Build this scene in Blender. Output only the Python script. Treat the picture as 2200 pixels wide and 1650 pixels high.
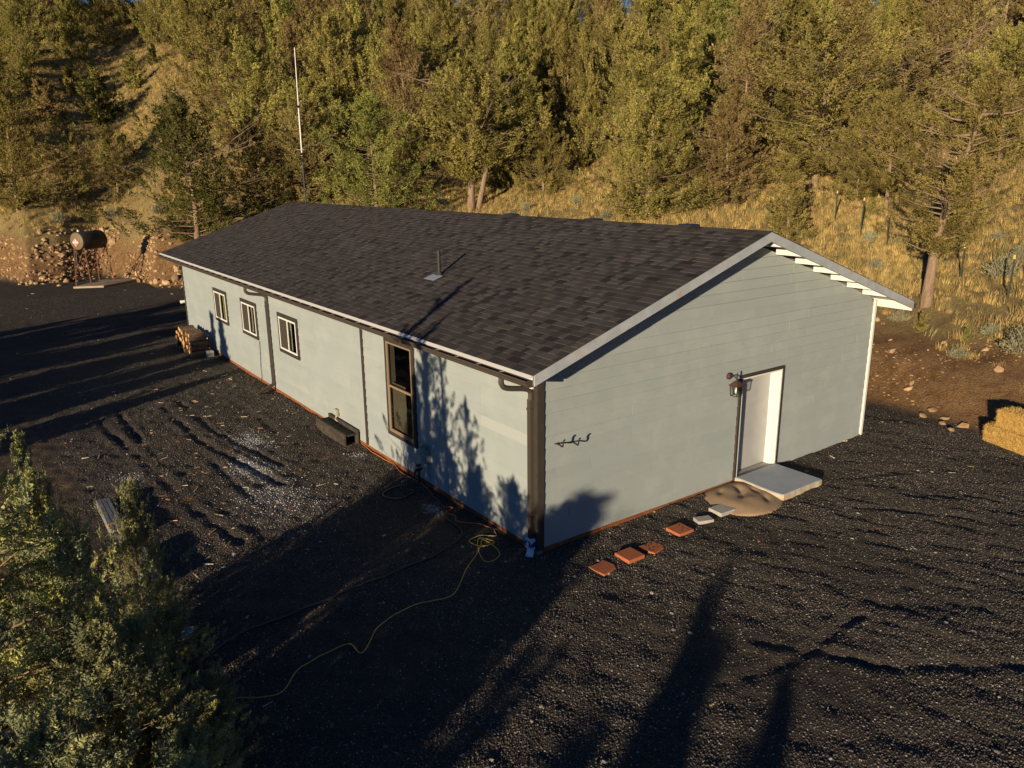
import bpy, math, random
import numpy as np
from mathutils import Vector, Matrix

# ------------------------------------------------------------------ scene, camera, light
SC = bpy.context.scene
COL = SC.collection
for o in list(bpy.data.objects):
    bpy.data.objects.remove(o)

CAM = np.array([-6.754, -8.764, 5.728])
YAW, PITCH, ROLL = math.radians(54.386), math.radians(15.276), math.radians(-0.574)
def cam_axes():
    f = np.array([math.cos(YAW)*math.cos(PITCH), math.sin(YAW)*math.cos(PITCH), -math.sin(PITCH)])
    r = np.cross(f, [0, 0, 1]); r /= np.linalg.norm(r); u = np.cross(r, f)
    return f, r*math.cos(ROLL)+u*math.sin(ROLL), -r*math.sin(ROLL)+u*math.cos(ROLL)
_f, _r, _u = cam_axes()
cd = bpy.data.cameras.new('camera'); cam = bpy.data.objects.new('camera', cd); COL.objects.link(cam)
cd.sensor_fit = 'HORIZONTAL'; cd.sensor_width = 36.0; cd.lens = 27.02
cd.clip_start = 0.1; cd.clip_end = 3000
M = Matrix(((_r[0], _u[0], -_f[0], CAM[0]), (_r[1], _u[1], -_f[1], CAM[1]), (_r[2], _u[2], -_f[2], CAM[2]), (0, 0, 0, 1)))
cam.matrix_world = M
SC.camera = cam

SUN_EL, SUN_AZ = math.radians(8.6), math.radians(-151.3)      # azimuth of the sun from +x towards +y
w = bpy.data.worlds.new('World'); SC.world = w; w.use_nodes = True
nt = w.node_tree; nt.nodes.clear()
sky = nt.nodes.new('ShaderNodeTexSky'); sky.sky_type = 'NISHITA'; sky.sun_disc = False
sky.sun_elevation = SUN_EL; sky.sun_rotation = math.pi/2 - SUN_AZ
sky.altitude = 1200; sky.air_density = 1.0; sky.dust_density = 0.3; sky.ozone_density = 6.0
bg = nt.nodes.new('ShaderNodeBackground'); bg.inputs[1].default_value = 0.07
wo = nt.nodes.new('ShaderNodeOutputWorld')
nt.links.new(sky.outputs[0], bg.inputs[0]); nt.links.new(bg.outputs[0], wo.inputs[0])
sl = bpy.data.lights.new('sun', 'SUN'); sl.energy = 5.0; sl.angle = math.radians(0.53); sl.color = (1.0, 0.80, 0.55)
so = bpy.data.objects.new('sun', sl); COL.objects.link(so)
SD = Vector((math.cos(SUN_EL)*math.cos(SUN_AZ), math.cos(SUN_EL)*math.sin(SUN_AZ), math.sin(SUN_EL)))
so.rotation_euler = SD.to_track_quat('Z', 'Y').to_euler(); so.location = (-30, -20, 40)
SC.view_settings.view_transform = 'Standard'; SC.view_settings.look = 'None'
SC.view_settings.exposure = 0.5; SC.view_settings.gamma = 1.0; SC.view_settings.use_curve_mapping = False
SC.cycles.max_bounces = 6; SC.cycles.diffuse_bounces = 3; SC.cycles.transparent_max_bounces = 8

# ------------------------------------------------------------------ helpers
def link(o, parent=None):
    COL.objects.link(o)
    if parent is not None: o.parent = parent
    return o
def tag(o, label=None, cat=None, group=None, kind=None):
    if label: o['label'] = label
    if cat: o['category'] = cat
    if group: o['group'] = group
    if kind: o['kind'] = kind
    return o
def thing(name, label, cat, loc=(0, 0, 0), group=None, rz=0.0):
    o = bpy.data.objects.new(name, None); o.empty_display_size = 0.2
    o.location = loc; o.rotation_euler = (0, 0, rz); link(o)
    return tag(o, label, cat, group)
def nmesh(name, V, F=None, quads=None, tris=None, mat=None, attrs=None, smooth=False):
    me = bpy.data.meshes.new(name)
    if F is not None:
        me.from_pydata([tuple(v) for v in V], [], [tuple(f) for f in F])
    else:
        V = np.asarray(V, np.float32); arr = quads if quads is not None else tris
        arr = np.asarray(arr, np.int32); k = arr.shape[1]
        me.vertices.add(len(V)); me.vertices.foreach_set('co', V.ravel())
        me.loops.add(arr.size); me.loops.foreach_set('vertex_index', arr.ravel())
        me.polygons.add(len(arr)); me.polygons.foreach_set('loop_start', np.arange(0, arr.size, k, dtype=np.int32))
        me.update(calc_edges=True)
    for n, a in (attrs or {}).items():
        at = me.attributes.new(n, 'FLOAT', 'POINT'); at.data.foreach_set('value', np.asarray(a, np.float32))
    if mat: me.materials.append(mat)
    if smooth: me.polygons.foreach_set('use_smooth', [True]*len(me.polygons))
    me.update()
    return me
class MB:
    def __init__(s): s.V = []; s.F = []; s.T = []; s.t = 0.5
    def add(s, vs, fs):
        b = len(s.V); s.V += [tuple(map(float, v)) for v in vs]; s.F += [tuple(b+i for i in f) for f in fs]; s.T += [s.t]*len(vs); return s
    def box(s, x0, x1, y0, y1, z0, z1):
        x0, x1 = min(x0, x1), max(x0, x1); y0, y1 = min(y0, y1), max(y0, y1); z0, z1 = min(z0, z1), max(z0, z1)
        return s.add([(x0,y0,z0),(x1,y0,z0),(x1,y1,z0),(x0,y1,z0),(x0,y0,z1),(x1,y0,z1),(x1,y1,z1),(x0,y1,z1)],
                     [(3,2,1,0),(4,5,6,7),(0,1,5,4),(1,2,6,5),(2,3,7,6),(3,0,4,7)])
    def hexa(s, p):   # 4 bottom (ccw from above), 4 top
        return s.add(p, [(3,2,1,0),(4,5,6,7),(0,1,5,4),(1,2,6,5),(2,3,7,6),(3,0,4,7)])
    def bar(s, a, b, w, h, up=(0, 0, 1)):
        a = Vector(a); b = Vector(b); d = (b-a).normalized(); up = Vector(up)
        if abs(d.dot(up)) > 0.98: up = Vector((1, 0, 0))
        r = d.cross(up).normalized(); u = r.cross(d)
        P = []
        for c in (a, b):
            for sx, sy in ((-1,-1),(1,-1),(1,1),(-1,1)): P.append(c+r*sx*w/2+u*sy*h/2)
        return s.add(P, [(0,1,2,3),(7,6,5,4),(0,4,5,1),(1,5,6,2),(2,6,7,3),(3,7,4,0)])
    def tube(s, pts, rad, n=8, cap=True):
        pts = [Vector(p) for p in pts]; m = len(pts)
        rads = [rad]*m if isinstance(rad, (int, float)) else list(rad)
        vs = []; fs = []; prev = None
        for i, p in enumerate(pts):
            d = (pts[min(i+1, m-1)]-pts[max(i-1, 0)]).normalized()
            if prev is None:
                ref = Vector((0, 0, 1)) if abs(d.z) < 0.9 else Vector((1, 0, 0))
                r = d.cross(ref).normalized()
            else:
                r = (prev - d*prev.dot(d)); r = r.normalized() if r.length > 1e-6 else d.orthogonal().normalized()
            prev = r; u = d.cross(r)
            for k in range(n):
                a = 2*math.pi*k/n; vs.append(p+(r*math.cos(a)+u*math.sin(a))*rads[i])
        for i in range(m-1):
            for k in range(n):
                k2 = (k+1) % n; fs.append((i*n+k, i*n+k2, (i+1)*n+k2, (i+1)*n+k))
        if cap:
            fs.append(tuple(range(n-1, -1, -1))); fs.append(tuple((m-1)*n+k for k in range(n)))
        return s.add(vs, fs)
    def prism(s, poly, ax, t0, t1):  # poly in the plane normal to axis ax ('x': (y,z), 'y': (x,z), 'z': (x,y))
        def P(a, b, t): return {'x': (t, a, b), 'y': (a, t, b), 'z': (a, b, t)}[ax]
        n = len(poly); vs = [P(a, b, t0) for a, b in poly]+[P(a, b, t1) for a, b in poly]
        fs = [tuple(range(n-1, -1, -1)), tuple(range(n, 2*n))]+[(i, (i+1) % n, n+(i+1) % n, n+i) for i in range(n)]
        return s.add(vs, fs)
    def mesh(s, name, mat, off=(0, 0, 0), smooth=False, tint=False, fix=True):
        V = [(v[0]-off[0], v[1]-off[1], v[2]-off[2]) for v in s.V]
        me = nmesh(name, V, s.F, mat=mat, attrs={'tint': s.T} if tint else None, smooth=smooth)
        if fix:
            import bmesh
            bm = bmesh.new(); bm.from_mesh(me); bmesh.ops.recalc_face_normals(bm, faces=bm.faces); bm.to_mesh(me); bm.free()
        return me
    def obj(s, name, mat, parent=None, world=True, smooth=False, bevel=0.0, tint=False, fix=True):
        off = (0, 0, 0)
        if parent is not None and world:
            p = parent; L = Vector((0, 0, 0))
            while p is not None: L += p.location; p = p.parent
            off = L
        o = bpy.data.objects.new(name, s.mesh(name, mat, off, smooth, tint, fix)); link(o, parent)
        if bevel:
            m = o.modifiers.new('bevel', 'BEVEL'); m.width = bevel; m.segments = 2; m.limit_method = 'ANGLE'
        return o
def smooth_path(P, n=8):
    P = [np.array(p, float) for p in P]; out = []
    Q = [2*P[0]-P[1]]+P+[2*P[-1]-P[-2]]
    for i in range(1, len(Q)-2):
        for k in range(n):
            t = k/n; a, b, c, d = Q[i-1], Q[i], Q[i+1], Q[i+2]
            out.append(0.5*((2*b)+(-a+c)*t+(2*a-5*b+4*c-d)*t*t+(-a+3*b-3*c+d)*t**3))
    out.append(P[-1]); return out

# ------------------------------------------------------------------ materials
def mat(name, col, rough=0.8, noise=None, var=0.0, bump=None, metal=0.0, spec=0.3, attr=None, trans=0.0):
    """noise: list of (scale, color2, lo, hi) mixes; var: object random value variation; bump: (scale, strength, distance)"""
    m = bpy.data.materials.new(name); m.use_nodes = True; n = m.node_tree.nodes; l = m.node_tree.links
    b = n['Principled BSDF']; b.inputs['Roughness'].default_value = rough; b.inputs['Metallic'].default_value = metal
    b.inputs['Specular IOR Level'].default_value = spec
    tc = n.new('ShaderNodeTexCoord')
    cur = n.new('ShaderNodeRGB'); cur.outputs[0].default_value = (*col, 1); cur = cur.outputs[0]
    for q in (noise or []):
        sc, c2, lo, hi = q[:4]; st = q[4] if len(q) > 4 else (1, 1, 1)
        mp = n.new('ShaderNodeMapping'); mp.inputs['Scale'].default_value = st; l.new(tc.outputs['Object'], mp.inputs[0])
        nz = n.new('ShaderNodeTexNoise'); nz.inputs['Scale'].default_value = sc; nz.inputs['Detail'].default_value = 6; nz.inputs['Roughness'].default_value = 0.6
        l.new(mp.outputs[0], nz.inputs['Vector'])
        mr = n.new('ShaderNodeMapRange'); mr.inputs[1].default_value = lo; mr.inputs[2].default_value = hi; l.new(nz.outputs[0], mr.inputs[0])
        mx = n.new('ShaderNodeMix'); mx.data_type = 'RGBA'; l.new(mr.outputs[0], mx.inputs[0]); l.new(cur, mx.inputs[6]); mx.inputs[7].default_value = (*c2, 1)
        cur = mx.outputs[2]
    def hsv(val_sock, lo, hi):
        nonlocal cur
        mr = n.new('ShaderNodeMapRange'); mr.inputs[3].default_value = lo; mr.inputs[4].default_value = hi; l.new(val_sock, mr.inputs[0])
        h = n.new('ShaderNodeHueSaturation'); l.new(mr.outputs[0], h.inputs['Value']); l.new(cur, h.inputs['Color']); cur = h.outputs[0]
    if var:
        oi = n.new('ShaderNodeObjectInfo'); hsv(oi.outputs['Random'], 1-var, 1+var)
    if attr:
        at = n.new('ShaderNodeAttribute'); at.attribute_name = 'tint'; hsv(at.outputs['Fac'], attr[0], attr[1])
    l.new(cur, b.inputs['Base Color'])
    if bump:
        nz = n.new('ShaderNodeTexNoise'); nz.inputs['Scale'].default_value = bump[0]; nz.inputs['Detail'].default_value = 5; l.new(tc.outputs['Object'], nz.inputs['Vector'])
        bp = n.new('ShaderNodeBump'); bp.inputs['Strength'].default_value = bump[1]; bp.inputs['Distance'].default_value = bump[2]
        l.new(nz.outputs[0], bp.inputs['Height']); l.new(bp.outputs[0], b.inputs['Normal'])
    return m
def leaf_mat(name, c1, c2, c3, trans=0.25, var=0.18):
    """c1..c3 ramp over the clump tint; slight translucency"""
    m = bpy.data.materials.new(name); m.use_nodes = True; n = m.node_tree.nodes; l = m.node_tree.links; n.clear()
    at = n.new('ShaderNodeAttribute'); at.attribute_name = 'tint'
    cr = n.new('ShaderNodeValToRGB'); e = cr.color_ramp.elements
    e[0].color = (*c1, 1); e[0].position = 0.1; e[1].color = (*c3, 1); e[1].position = 0.95; k = e.new(0.5); k.color = (*c2, 1)
    l.new(at.outputs['Fac'], cr.inputs[0])
    oi = n.new('ShaderNodeObjectInfo'); mr = n.new('ShaderNodeMapRange'); mr.inputs[3].default_value = 1-var; mr.inputs[4].default_value = 1+var; l.new(oi.outputs['Random'], mr.inputs[0])
    m2 = n.new('ShaderNodeMath'); m2.operation = 'MULTIPLY_ADD'; l.new(oi.outputs['Random'], m2.inputs[0]); m2.inputs[1].default_value = 0.035; m2.inputs[2].default_value = 0.482
    h = n.new('ShaderNodeHueSaturation'); l.new(mr.outputs[0], h.inputs['Value']); l.new(m2.outputs[0], h.inputs['Hue']); l.new(cr.outputs[0], h.inputs['Color'])
    d = n.new('ShaderNodeBsdfDiffuse'); t = n.new('ShaderNodeBsdfTranslucent'); mx = n.new('ShaderNodeMixShader'); mx.inputs[0].default_value = trans
    l.new(h.outputs[0], d.inputs[0]); l.new(h.outputs[0], t.inputs[0]); l.new(d.outputs[0], mx.inputs[1]); l.new(t.outputs[0], mx.inputs[2])
    o = n.new('ShaderNodeOutputMaterial'); l.new(mx.outputs[0], o.inputs[0]); return m

# ------------------------------------------------------------------ terrain
#TERRAIN-BEGIN
TC = np.array([-8.0, 0.0])
TT = np.radians([-180, -120, -60, -30, -8.6, -3.2, 3.8, 15, 30, 45, 60, 73, 74.8, 76.4, 79.4, 82, 84, 86, 89, 95, 105, 120, 150, 180])
TR = np.array([120, 90, 32, 19.6, 19.4, 19.6, 19.7, 21.5, 25.5, 30, 33, 37.5, 38, 41.6, 45, 43.2, 43, 46.5, 51, 60, 76, 92, 115, 120])
def wav(x, y, s, seed):
    a = 0.0; r = np.random.RandomState(seed)
    for k in range(5):
        th = r.rand()*6.283; ph = r.rand()*6.283; f = s*(0.7+0.9*r.rand())
        a = a+np.sin((x*np.cos(th)+y*np.sin(th))*f+ph)
    return a/5.0
def tdist(x, y):
    rx, ry = x-TC[0], y-TC[1]
    return np.hypot(rx, ry)-np.interp(np.arctan2(ry, rx), TT, TR)+0.35*wav(x, y, 1.3, 5)
def T(x, y):
    x = np.asarray(x, float); y = np.asarray(y, float)
    d = tdist(x, y); th = np.degrees(np.arctan2(y-TC[1], x-TC[0]))
    lf = np.clip((th-50)/22, 0, 1)                      # the cut bank is taller on the far left
    bh = 0.9+1.5*lf; bw = 2.4+1.6*lf
    t = np.clip(d/bw, 0, 1)
    bank = bh*(0.35*t+0.65*t*t*(3-2*t))
    hill = np.clip(d-bw, 0, None)
    sl = 0.285+0.115*np.clip((th-15)/50, 0, 1)
    rise = sl*np.minimum(hill, 62)+0.02*np.clip(hill-62, 0, 40)-0.25*np.clip(hill-110, 0, 60)
    z = -0.085+0.006*np.clip(x, 0, 12)+bank+rise
    z = z+np.where(d > 0, np.clip(d, 0, 3)/3*(0.10*wav(x, y, 1.1, 1)+0.05*wav(x, y, 3.1, 2))+np.clip(hill, 0, 20)/20*0.5*wav(x, y, 0.18, 3), 0)
    out = np.clip(-5.5-x, 0, 12)*np.clip((16-y)/4, 0, 1)
    z = z-0.03*out*np.clip(-d, 0, 1)
    return z
#TERRAIN-END
def Tz(x, y): return float(T(x, y))
# ---- placement tables: x, y, height, crown radius
HERO = [
  (17.21, 2.81, 6.35, 2.04, 'tall', 'tall juniper with a bare leaning trunk on the dry slope right of the house'),
  (32.54, 7.81, 5.69, 2.97, 'broad', 'thick pale-trunked juniper with broken side branches at the right edge'),
  (22.19, 11.39, 3.4, 1.02, 'spire', 'narrow bright juniper spire directly behind the gable peak'),
  (28.65, 14.56, 7.77, 4.36, 'broad', 'big spreading juniper with bare grey limbs low on its right side'),
  (22.75, 20.24, 7.75, 3.39, 'cone', 'large brown-olive conical juniper behind the right half of the roof ridge'),
  (23.03, 29.3, 4.83, 1.98, 'cone', 'medium conical juniper standing in front of a black shadow behind the roof ridge'),
  (18.84, 30.96, 8.36, 4.15, 'tall', 'tall juniper with twin dark trunks visible above the middle of the roof ridge'),
  (13.71, 33.25, 6.86, 3.61, 'green', 'rounded bright green juniper right behind the left part of the roof ridge'),
  (4.81, 38.45, 8.46, 3.98, 'dark', 'dark juniper with a bare orange leader beside the far left roof corner'),
  (8.92, 39.8, 5.43, 2.16, 'brown', 'brownish juniper beside the white antenna mast'),
  (11.37, 38.37, 6.24, 2.6, 'brown', 'juniper just right of the antenna mast behind the far roof corner'),
  (-2.91, 51.07, 8.4, 3.09, 'cone', 'juniper at the left edge of the picture above the cut bank'),
  (0.66, 52.5, 5.72, 2.43, 'sparse', 'thin see-through juniper above the fuel tank'),
  (3.15, 51.58, 4.58, 2.22, 'sparse', 'small loose juniper between the fuel tank and the dark leader juniper'),
  (25.72, 9.15, 4.93, 1.46, 'tall', 'slender juniper with a leaning trunk left of the tall sloping juniper'),
  (26.57, 11.03, 3.81, 1.53, 'broad', 'juniper with a short thin trunk behind the metal fence posts'),
  (33.33, 11.55, 6.99, 2.31, 'dead', 'grey half-dead juniper with bare twigs near the top right of the picture'),
  (25.45, 17.38, 5.54, 2.14, 'brown', 'tangled brown juniper left of the narrow bright spire'),
  (23.93, 18.47, 2.84, 1.87, 'sparse', 'short open juniper with pale stems behind the ridge vents'),
  (13.6, 38.11, 2.53, 1.39, 'brown', 'small brown juniper tucked beside the bright green rounded one'),
]
SAPLINGS = [
  (4.94, 66.39, 4.25, 1.48, 'young juniper in the middle of the grassy clearing'),
  (4.14, 73.72, 2.6, 0.93, 'small pointed juniper at the upper left of the grassy clearing'),
  (9.03, 71.72, 2.75, 0.96, 'two-tone young juniper at the top of the grassy clearing'),
  (3.83, 57.68, 2.17, 0.73, 'lone sapling juniper in front of the grassy clearing'),
  (0.97, 66.18, 3.15, 1.13, 'wispy young juniper at the left end of the grassy clearing'),
  (11.73, 75.6, 1.86, 0.65, 'dark young juniper at the right end of the grassy clearing'),
  (4.72, 56.29, 1.81, 0.61, 'knee-high sapling on the lower rim of the grassy clearing'),
  (15.61, 2.09, 0.59, 0.18, 'tiny pointed sapling below the tall sloping juniper'),
  (24.94, 9.37, 0.86, 0.27, 'low sapling between two metal fence posts'),
  (15.31, 0.71, 0.39, 0.12, 'rounded tiny sapling on the dry slope above the straw bales'),
  (23.65, 13.35, 1.03, 0.31, 'stubby sapling left of the narrow bright spire'),
]
SAGE = [
  (19.93, 6.08, 0.57, 0.42),
  (19.82, 1.89, 0.87, 0.68),
  (21.07, 1.94, 0.6, 0.47),
  (22.59, 3.34, 0.47, 0.38),
  (22.53, 7.89, 0.54, 0.4),
  (17.74, 32.8, 0.82, 0.57),
  (17.71, 31.68, 0.62, 0.43),
  (19.98, 28.39, 0.45, 0.31),
  (-1.03, 48.89, 0.87, 0.68),
  (3.92, 43.59, 0.85, 0.63),
  (22.82, 25.91, 0.65, 0.45),
  (14.79, -0.82, 0.83, 0.64),
  (15.86, 0.32, 0.45, 0.34),
  (20.67, 27.95, 0.66, 0.45),
  (14.26, 0.37, 0.37, 0.28),
  (21.98, 22.59, 0.61, 0.42),
  (2.11, 48.97, 0.9, 0.69),
  (16.15, 3.06, 0.42, 0.31),
]
POSTS = [
  (24.61, 10.76, 1.28),
  (23.25, 8.73, 1.47),
  (22.16, 6.97, 1.22),
  (19.4, 2.91, 1.11),
  (18.22, 0.99, 1.25),
]
FOREST = [
  (22.1,85.2,0,1.12,2,8), (40.4,57,0,1.06,5,6), (14.7,108.1,1,0.82,1,6), (-4.5,74.3,0,0.9,0,5), (40.6,48.5,0,0.98,6,9), (33.3,56.3,1,1.15,5,5),
  (20.3,93.7,2,0.79,2,11), (36.7,50.2,0,0.89,6,8), (49.2,64.2,2,1.07,6,15), (67.1,58.1,4,1.16,7,21), (-3.7,87.1,1,1.14,0,9), (57.7,63.5,4,1.12,7,20),
  (11,45.2,1,1.15,3,1), (28.3,91.3,2,0.82,3,16), (31.8,21.9,2,1.04,8,0), (46.6,57.8,1,0.96,6,12), (41.2,33.5,0,0.89,7,5), (62,44.6,1,0.8,8,13),
  (39.4,41.3,2,0.85,7,7), (15.2,88,0,1.18,2,9), (18.2,51.8,2,1.15,3,4), (32,26.8,0,1.13,7,1), (25.5,98.9,0,1.17,2,13), (41.5,87.3,0,0.92,4,20),
  (46.4,24.4,0,1.07,9,3), (13.5,96,1,1.09,1,3), (39.8,13.2,2,1.07,10,0), (2.4,104.1,0,1.02,0,15), (68.7,23.1,0,1,11,10), (54.5,58.2,1,1.01,7,17),
  (32.4,49.5,2,0.98,5,4), (46.3,39.5,1,1.05,7,8), (73.4,37.5,0,0.78,9,14), (36.2,32.1,2,0.79,7,3), (38.5,77,2,1.1,4,16), (64.5,38,2,1.08,9,11),
  (16.3,44.5,1,1.13,4,2), (14.7,74,0,1.07,2,4), (-1.3,100.3,0,0.85,0,14), (60.5,53.7,0,1.07,7,18), (46.1,12.2,0,1.1,11,2), (52.2,20.3,2,1.15,10,3),
  (6.1,84.9,0,0.9,1,0), (7.7,94.6,0,0.87,1,2), (22.1,63,0,0.86,3,7), (13.5,81.1,1,0.99,2,6), (43.9,21,0,0.8,9,2), (12,56,1,1.13,2,0),
  (63,23.9,4,1.14,10,5), (21.9,55,2,1.02,4,5), (20.7,75.8,2,0.9,3,10), (49.6,41.8,0,0.88,7,10), (65.4,30.9,0,1.01,9,10), (45.9,79.5,1,0.94,5,13),
  (55.9,42.9,2,1.11,8,12), (31.4,79.2,0,1.1,4,15), (70.8,43.1,0,0.8,9,15), (51.4,79.4,0,0.79,5,14), (38.5,19.8,2,1.05,9,1), (54,32.1,3,1.09,8,9),
  (32.3,62.6,0,1.14,4,9), (31.9,44.4,0,0.91,6,6), (-2.9,93.2,0,0.98,0,11), (56,72.8,1,1.11,6,17), (52.3,15.1,2,0.93,11,5), (52.3,50.5,1,0.78,7,13),
  (43.7,27.2,0,1,8,5), (48.7,71.6,0,1.13,5,12), (49.5,46.3,2,1.06,7,11), (36.5,81.2,0,0.99,4,17), (49.2,36.4,1,0.82,8,8), (27.5,30.7,0,0.92,6,1),
  (22.3,38.4,2,0.8,5,0), (24.4,72.5,1,1.01,3,9), (3.8,90,0,1.04,0,10), (-1.8,69.5,0,0.82,0,3), (57,47.4,0,1.14,7,14), (27.8,48,0,0.99,5,3),
  (28.7,68,1,0.8,4,10), (15,65.7,2,0.86,2,2), (38.8,65.8,0,0.94,5,8), (18.3,37.8,2,1.09,4,0), (36.5,92.4,0,0.96,3,17), (10.8,100.3,0,1.17,1,4),
  (26.8,86.8,1,0.94,3,14), (19.5,58.7,4,0.97,3,6), (27.5,41.8,1,1.06,5,1), (30.4,36.1,0,0.99,6,3), (34.8,71.2,4,1.04,4,13), (45,44.6,3,0.87,7,9),
  (33,88.4,0,1.15,3,15), (38.4,25.7,3,0.83,8,3), (58.3,21.6,4,0.81,10,4), (21,69.4,2,0.96,3,8), (60,15.5,1,1.19,11,7), (77.4,27.9,0,0.89,11,12),
  (60.2,29.9,0,1.16,9,8), (59.4,37.3,4,1.17,8,11), (4.4,99.2,4,1.06,0,13), (35.1,23.8,2,1.18,8,2), (41.9,8,0,0.79,11,1), (66.6,47.8,1,1.04,8,16),
  (71.5,27.5,0,0.81,10,7), (74.4,21.9,0,1.08,11,11), (50.1,54.5,2,1.08,7,15), (1.1,80.1,1,1.09,0,7), (61.2,58.3,4,1.05,7,19), (18.3,104.7,4,0.79,2,14),
  (-0.4,111.2,0,0.83,0,18), (45.2,84.5,0,0.87,4,19), (10.9,49.5,2,0.92,3,2), (21.3,80.3,1,1.05,3,12), (-2.9,60.3,2,0.99,0,0), (62,19.3,1,1.14,11,8),
  (43.7,15.7,3,1.05,10,1), (38.5,36.3,0,1.18,7,4), (56.4,25.9,0,1.14,9,6), (50.2,11.5,0,0.86,11,4), (23,49.3,1,0.86,4,4), (13.6,60,0,1.06,2,1),
  (10.1,89,0,0.98,1,1), (44,52.3,2,0.8,6,11), (59.8,70.6,0,1.08,6,18), (39.8,52.8,0,0.95,6,10), (35,39,0,0.93,6,5), (37.2,8,3,0.98,11,0),
  (39.6,29.6,4,1.07,8,4), (69.8,34.7,1,1.16,9,12), (27.3,54,1,0.79,4,6), (52.1,28.1,1,1.07,9,5), (26.1,59.8,2,1.12,4,7), (-3.4,79.1,0,0.78,0,6),
  (-4.5,64.5,2,0.83,0,1), (33.4,67,0,0.94,4,11), (48.5,30.4,0,0.91,8,6), (44.5,61.8,0,0.97,6,13), (69,18.2,0,0.94,11,9), (48.4,19.4,2,1.06,10,2),
  (1.6,84.6,2,1.09,0,8), (34.5,19.2,0,1.01,8,1), (76.5,34.4,0,0.91,10,9), (55.9,17.4,0,1.04,11,6), (44.8,67.1,0,1.15,5,9), (-3.1,105.4,2,1.16,0,16),
  (70.3,53.4,0,1.18,8,19), (9.1,106.6,0,0.97,1,5), (64.1,62.2,0,1.12,7,22), (19.3,41.7,1,1.06,4,1), (30.7,95.4,1,1.18,3,18), (55.8,53.7,0,0.87,7,16),
  (53.9,67.6,0,1.11,6,16), (38.2,60.8,1,1.01,5,7), (23,32.6,0,1.17,6,0), (28.7,73.4,0,0.81,4,12), (40,70.4,0,1.19,5,10), (43.4,74.4,1,0.99,5,11),
  (66,42.9,0,1.17,8,14), (19.1,98.6,4,0.8,2,12), (61.9,66.1,0,1.12,7,23), (54.8,38.1,4,1.09,8,10), (35.4,14.4,0,1.09,9,0), (42.2,37.8,0,1.12,7,6),
  (19.7,46.7,0,1.16,4,3), (36.8,44.7,0,0.82,6,7), (73.7,31.2,4,1.03,10,8), (47.8,50.4,0,0.81,7,12), (26.2,64.4,2,1.04,4,8), (25.9,78.6,0,0.82,3,11),
  (-3.3,115.5,1,1.01,0,19), (46,33.7,0,0.81,8,7), (30.3,83.6,0,1.17,3,13), (24.2,44.7,1,0.94,5,2), (1.6,95.4,0,1.12,0,12), (0.3,73.5,1,0.91,0,4),
  (65.4,52,1,1.05,8,17), (31.8,32.3,1,1.09,7,2), (17.9,83.4,0,1.08,2,7), (62.4,34,0,0.94,9,9), (26.8,37.4,0,1,6,2), (51.3,24.3,0,0.81,9,4),
  (72.3,48.5,0,0.93,8,18), (41,81.8,0,1.05,4,18), (4.7,108.8,0,0.84,0,17), (12.9,41.3,1,0.92,3,0), (68.6,38.7,0,1.16,9,13), (58,33.5,2,0.99,9,7),
  (66.7,27,3,1.05,10,6), (28,26.7,1,0.79,7,0), (-6.4,68.5,0,1.08,0,2), (14.9,48.3,2,0.96,3,3), (16.3,55.6,0,1.16,3,5), (62.1,49.2,1,1.02,8,15),
  (31.2,40.1,0,0.96,6,4), (50.5,60,1,0.93,6,14), (23.2,89.8,2,1.11,2,10), (16.6,70.1,1,0.97,2,3), (48.3,15.4,3,1.14,11,3), (34.3,75.7,0,0.82,4,14),
  (16.9,78.1,1,1.13,2,5),
]
# ------------------------------------------------------------------ ground
def axis(lo, hi, fine_lo, fine_hi, step, grow=1.13, cap=2.5):
    a = list(np.arange(fine_lo, fine_hi, step)); s = step; x = a[-1]
    while x < hi: s = min(s*grow, cap if x < fine_hi+120 else 60); x += s; a.append(x)
    s = step; x = a[0]; pre = []
    while x > lo: s = min(s*grow, cap if x > fine_lo-60 else 60); x -= s; pre.append(x)
    return np.array(pre[::-1]+a)
GX = axis(-900, 900, -7.5, 9.5, 0.065, 1.06, 1.1)
GY = axis(-900, 900, -7.0, 13.0, 0.075, 1.035, 1.1)
X, Y = np.meshgrid(GX, GY)
D = tdist(X, Y); Z = T(X, Y)
# near yard relief: lumpy gravel, wheel ruts, raked ripples
def ridge(x, y, pts, wd, dep):
    out = np.zeros_like(x)
    for (ax, ay), (bx, by) in zip(pts[:-1], pts[1:]):
        dx, dy = bx-ax, by-ay; L2 = dx*dx+dy*dy
        t = np.clip(((x-ax)*dx+(y-ay)*dy)/L2, 0, 1)
        r = np.hypot(x-ax-t*dx, y-ay-t*dy)
        out = np.minimum(out, -np.exp(-(r/wd)**2)+0.55*np.exp(-((r-1.9*wd)/wd)**2)) if False else np.where(np.abs(-np.exp(-(r/wd)**2)+0.5*np.exp(-((r-1.9*wd)/(0.8*wd))**2)) > np.abs(out), -np.exp(-(r/wd)**2)+0.5*np.exp(-((r-1.9*wd)/(0.8*wd))**2), out)
    return out*dep
yard = np.clip(-D, 0, 1)*np.clip((30-np.hypot(X-1, Y-2))/8, 0, 1)
lump = 0.020*wav(X, Y, 5.0, 11)+0.018*wav(X, Y, 11.0, 12)+0.008*wav(X, Y, 23.0, 13)+0.02*wav(X, Y, 1.7, 14)
rip_c, rip_s = math.cos(math.radians(-65)), math.sin(math.radians(-65))   # rake marks run this way on the right of the yard
U = X*rip_c+Y*rip_s; Vv = -X*rip_s+Y*rip_c
warp = 0.5*wav(X, Y, 0.9, 21)
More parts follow.
